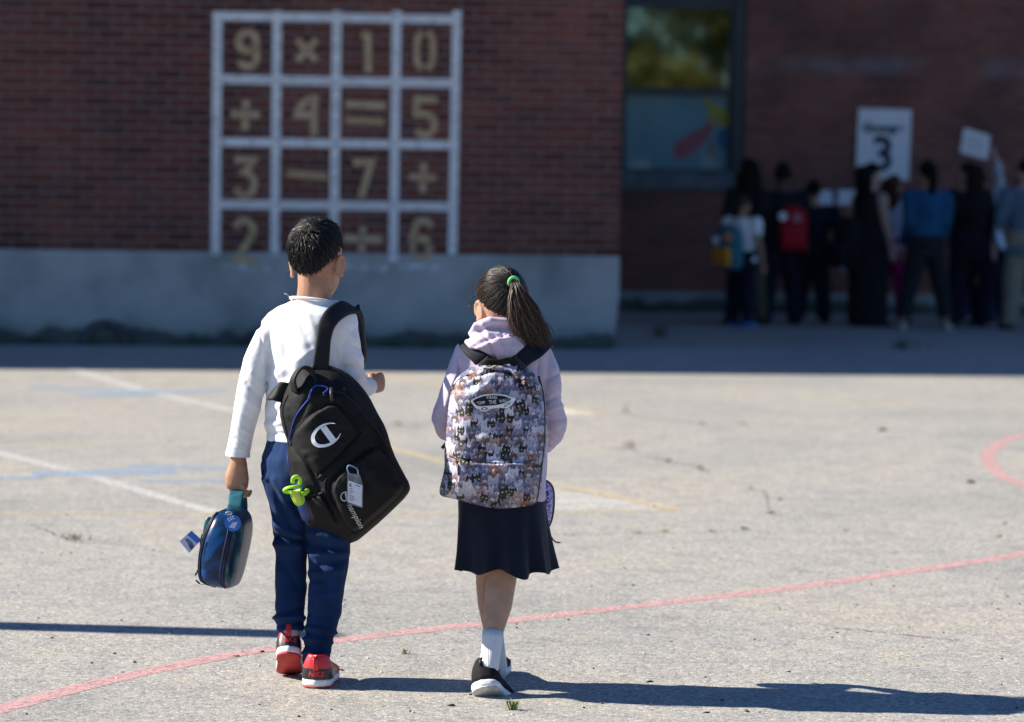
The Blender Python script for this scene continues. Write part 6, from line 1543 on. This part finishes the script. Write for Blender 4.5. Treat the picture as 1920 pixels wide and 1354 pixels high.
def tree(x, y, hgt, spread, seed, label):
    rd_ = random.Random(seed); root = empty('tree', (x, y, 0)); tag(root, label, 'tree', 'trees across the yard'); mb = MB()
    tp = [Vector((x+rd_.gauss(0, .12)*k, y+rd_.gauss(0, .12)*k, hgt*.8*k/6)) for k in range(7)]; mb.tube(tp, [.24*(1-.13*k) for k in range(7)], 10); tips = []
    for i in range(20):
        k = rd_.uniform(.12, .95); b0 = tp[0].lerp(tp[-1], k); a = rd_.uniform(0, 6.28); ln = spread*rd_.uniform(.55, 1.05)*(1.1-.55*k)
        e = b0+Vector((math.cos(a)*ln, math.sin(a)*ln, ln*rd_.uniform(.15, .7))); mb.tube([b0, b0.lerp(e, .5)+Vector((0, 0, .15)), e], [.09*(1.2-k), .05, .02], 7); tips += [e, b0.lerp(e, .6)]
    tips.append(tp[-1]); mb.build('trunk', BARK, root)
    V, F = [], []
    for c in tips:
        for q in range(5):
            cc = c+Vector((rd_.gauss(0, .5), rd_.gauss(0, .5), rd_.gauss(0, .4))); rr = rd_.uniform(.35, .8)
            for i in range(70):
                d = Vector((rd_.gauss(0, 1), rd_.gauss(0, 1), rd_.gauss(0, .8))).normalized()*rr*rd_.uniform(.4, 1)**.5; p = cc+d; s = rd_.uniform(.12, .22)
                u = Vector((rd_.gauss(0, 1), rd_.gauss(0, 1), rd_.gauss(0, 1))).normalized(); w = u.orthogonal().normalized(); b = len(V); V += [p-u*s, p+w*s*.5, p+u*s, p-w*s*.5]; F.append((b, b+1, b+2, b+3))
    o = pyobj('crown', V, F, LEAF, root); o['kind'] = 'stuff'
ORD_ = 'first second third fourth fifth sixth seventh'.split()
for i in range(7):
    tree(8+i*5.2+random.uniform(-.8, .8), -24+random.uniform(-3, 3)-i*.4, 11.5+random.uniform(-1, 1.4), 3.3, 40+i, 'leafy green tree behind the viewer, %s in the row mirrored in the window' % ORD_[i])
for i in range(6):  # unseen row added to cut horizon light and darken the shaded walls
    tree(-34+i*6.5+random.uniform(-.8, .8), -30+random.uniform(-3, 3), 11.0+random.uniform(-1, 1.4), 3.6, 60+i, 'leafy green tree added behind the viewer to the left to block low sky, %s in its row' % ORD_[i])
# the post whose shadow falls across the left of the yard
_tip = G(575, 1190); _dir = Vector((SUN_DIR.x, SUN_DIR.y, 0)).normalized(); PB = _tip-_dir*4.6; PB.z = 0
post = empty('light_post', PB); tag(post, 'grey steel post standing left of the picture whose shadow crosses the yard', 'post'); bpy.context.view_layer.update()
STEEL = noise_mat('galvanised_steel', (.28, .29, .30), (.38, .39, .40), 14, .45, .2, 120, .5)
PH = 4.6*math.tan(SUN_EL)
mb = MB(); mb.tube([PB, PB+Vector((0, 0, PH))], .085, 16); mb.build('pole', STEEL, post)
mb = MB(); mb.box(PB.x-.18, PB.x+.18, PB.y-.18, PB.y+.18, 0, .03); mb.build('base_plate', STEEL, post, False)
mb = MB(); mb.ball(PB+Vector((0, 0, PH)), .09, .09, .05); mb.build('cap', STEEL, post)

# ================================================================ weeds, cracks and litter in the asphalt
GRASS = noise_mat('weed_green', (.12, .17, .04), (.24, .28, .09), 60, .7); DRY = noise_mat('dry_weed', (.34, .30, .18), (.44, .39, .26), 60, .8)
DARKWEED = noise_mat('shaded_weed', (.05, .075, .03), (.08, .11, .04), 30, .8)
def tuft(px, py, w_m, h_m, n, mat, label, seed, group=None, at=None):
    rd_ = random.Random(seed); c = G(px, py) if at is None else at; V, F = [], []
    for i in range(n):
        a = rd_.uniform(0, 6.28); r = abs(rd_.gauss(0, .4))*w_m; b = c+Vector((math.cos(a)*r, math.sin(a)*r*.5, 0)); hh = h_m*rd_.uniform(.4, 1.1); ln = Vector((rd_.gauss(0, .6), rd_.gauss(0, .6), 0))*hh; s = rd_.uniform(.0012, .0028)*(1+h_m*4); d = Vector((math.cos(a+1.57), math.sin(a+1.57), 0))*s; k = len(V)
        V += [b-d, b+d, b+ln*.35+Vector((0, 0, hh*.65))+d*.8, b+ln*.35+Vector((0, 0, hh*.65))-d*.8, b+ln+Vector((0, 0, hh*.85))]; F += [(k, k+1, k+2, k+3), (k+3, k+2, k+4)]
    tag(pyobj('weed_tuft', V, F, mat), label, 'weed', group)
W = 'weeds in the asphalt cracks'
for k, (px, py, w_, h_, n, m, lb_) in enumerate([
    (962, 1331, .028, .040, 26, GRASS, 'small bright green weed just below the black slip-on shoe'),
    (893, 1302, .03, .012, 18, GRASS, 'tiny green sprout left of the black slip-on shoe'),
    (758, 1226, .028, .022, 22, DRY, 'dry tuft on the asphalt between the two children'),
    (140, 1012, .11, .035, 40, DRY, 'wide dry tuft left of the lunch bag'),
    (1195, 1000, .035, .028, 26, GRASS, 'green weed at the left end of the long crack'),
    (1246, 998, .05, .028, 28, DRY, 'yellow-green weed second along the long crack'),
    (1334, 997, .05, .026, 26, GRASS, 'green weed third along the long crack'),
    (1396, 993, .035, .032, 26, GRASS, 'bright green weed at the right end of the long crack'),
    (1444, 963, .06, .032, 30, DRY, 'dry brownish weed up the yard from the crack'),
    (1462, 938, .03, .03, 18, GRASS, 'little green weed near the brownish one'),
    (1312, 880, .09, .055, 44, DRY, 'leggy yellow weed in the middle of the yard'),
    (1252, 866, .05, .045, 26, DRY, 'small olive weed beside the leggy yellow one'),
    (1182, 840, .06, .10, 30, DRY, 'tall thin dry weed beyond the arrow tip'),
    (1408, 917, .05, .028, 24, DRY, 'small dry weed halfway to the brownish one'),
    (1175, 775, .07, .10, 26, DRY, 'pale upright weed near the small painted point'),
    (1316, 796, .10, .04, 26, DRY, 'flat dry tuft far up the sunny yard'),
    (1395, 795, .08, .045, 26, DRY, 'dry tuft right of the flat one far up the yard'),
    (748, 797, .12, .06, 40, DRY, 'dry tuft right of the black backpack'),
    (1872, 1007, .05, .022, 20, GRASS, 'low green weed near the right edge'),
    (1586, 996, .03, .025, 14, GRASS, 'single green sprout in open asphalt'),
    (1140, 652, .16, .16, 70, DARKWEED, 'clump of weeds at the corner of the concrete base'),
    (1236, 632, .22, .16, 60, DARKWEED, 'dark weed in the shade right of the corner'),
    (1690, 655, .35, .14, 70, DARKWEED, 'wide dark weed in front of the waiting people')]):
    far = .62 if py < 1010 and py > 700 else 1.0
    tuft(px, py, w_, h_*far, int(n*far), m, lb_, 100+k, W)
ORD = 'first second third fourth fifth sixth seventh eighth ninth tenth eleventh twelfth thirteenth fourteenth fifteenth sixteenth'.split()
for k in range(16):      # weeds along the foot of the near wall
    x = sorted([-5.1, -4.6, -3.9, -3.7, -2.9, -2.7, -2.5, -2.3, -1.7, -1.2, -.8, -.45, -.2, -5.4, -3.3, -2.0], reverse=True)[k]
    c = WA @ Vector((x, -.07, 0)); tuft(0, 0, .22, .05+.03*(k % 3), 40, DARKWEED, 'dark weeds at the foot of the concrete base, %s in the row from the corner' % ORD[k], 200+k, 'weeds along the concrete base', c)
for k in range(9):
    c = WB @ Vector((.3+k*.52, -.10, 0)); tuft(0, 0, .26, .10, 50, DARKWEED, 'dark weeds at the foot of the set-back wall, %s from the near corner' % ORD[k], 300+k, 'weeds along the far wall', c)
CRACK = noise_mat('crack_dirt', (.05, .048, .045), (.12, .11, .10), 40, .95)
def crack(pts, w, label):
    _layer[0] += 1; rd_ = random.Random(len(pts)+int(pts[0][0])); q = catmull([G(*p) for p in pts], 14); v, f = [], []
    for i, p in enumerate(q):
        t = (q[min(i+1, len(q)-1)]-q[max(i-1, 0)]).normalized(); s = Vector((-t.y, t.x, 0)); j = Vector((rd_.gauss(0, .006), rd_.gauss(0, .010), .0012)); ww = w*rd_.uniform(.25, 1.2); v += [p+s*ww/2+j, p-s*ww/2+j]
        if i: f.append((2*i-2, 2*i, 2*i+1, 2*i-1))
    tag(pyobj('crack', v, f, CRACK), label, kind='structure')
crack([(1050, 1003), (1195, 1001), (1300, 1000), (1410, 995)], .006, 'thin crack with weeds across the asphalt')
crack([(1252, 866), (1290, 872), (1330, 888)], .012, 'short crack under the leggy yellow weed')
crack([(1400, 917), (1435, 925), (1450, 962), (1510, 975)], .006, 'thin branching crack up the yard')
crack([(1150, 840), (1180, 845), (1252, 866)], .010, 'thin crack between the tall dry weed and the leggy one')
crack([(1180, 778), (1316, 797), (1395, 796), (1560, 803)], .012, 'faint crack joining the flat dry tufts')
crack([(690, 806), (748, 800), (850, 792), (960, 795)], .012, 'faint crack running behind the children')
crack([(1560, 1178), (1650, 1186), (1760, 1198), (1800, 1201)], .008, 'short dark crack at the right of the yard')
crack([(60, 985), (140, 1015), (200, 1020)], .010, 'short crack under the wide dry tuft')
# scattered grit, twigs and dead leaves: small litter nobody would count
GRIT = noise_mat('dark_litter', (.02, .018, .016), (.07, .055, .04), 90, .9)
rd = random.Random(77); mb = MB()
def crumb(c, s, el=1.0):
    a = rd.uniform(0, 3.14); u = Vector((math.cos(a), math.sin(a), 0)); w = Vector((-u.y, u.x, 0)); top = c+Vector((0, 0, s*.7)); n = 6
    r0 = [c+u*(s*el*math.cos(2*math.pi*k/n)*rd.uniform(.7, 1.2))+w*(s*math.sin(2*math.pi*k/n)*rd.uniform(.7, 1.2)) for k in range(n)]
    r1 = [top+(p-c)*.5 for p in r0]; mb.rings([r0, r1])
for i in range(90):
    crumb(G(rd.uniform(-40, 1960), 900+440*rd.random()**.7)+Vector((0, 0, .0005)), rd.uniform(.0025, .0055), rd.choice([1, 1, 1, 2.0]))
for (px, py, s, el) in ((1218, 1279, .010, 3), (640, 1257, .009, 3), (847, 1324, .013, 1.6), (1325, 1337, .008, 2), (1400, 1334, .010, 2.5), (252, 1242, .010, 2), (215, 1226, .008, 1.5), (228, 1164, .008, 1.5), (560, 1344, .009, 1.5), (1187, 1098, .008, 1.6), (1130, 1320, .006, 1.3), (98, 1197, .009, 1.4), (492, 1223, .012, 1.4), (1885, 982, .012, 1.6), (1820, 905, .03, 2), (1655, 807, .03, 1.5)):
    crumb(G(px, py)+Vector((0, 0, .0005)), s*.62, el)
o = mb.build('litter', GRIT, None); tag(o, 'scattered grit, twigs and dead leaf bits on the asphalt', kind='stuff')
PALE = noise_mat('pale_grit', (.6, .6, .58), (.72, .71, .69), 90, .6); mb = MB()
for i in range(60): crumb(G(rd.uniform(-40, 1960), 760+590*rd.random()**.7)+Vector((0, 0, .0005)), rd.uniform(.003, .006))
o = mb.build('pebbles', PALE, None); tag(o, 'pale pebbles scattered on the asphalt', kind='stuff')
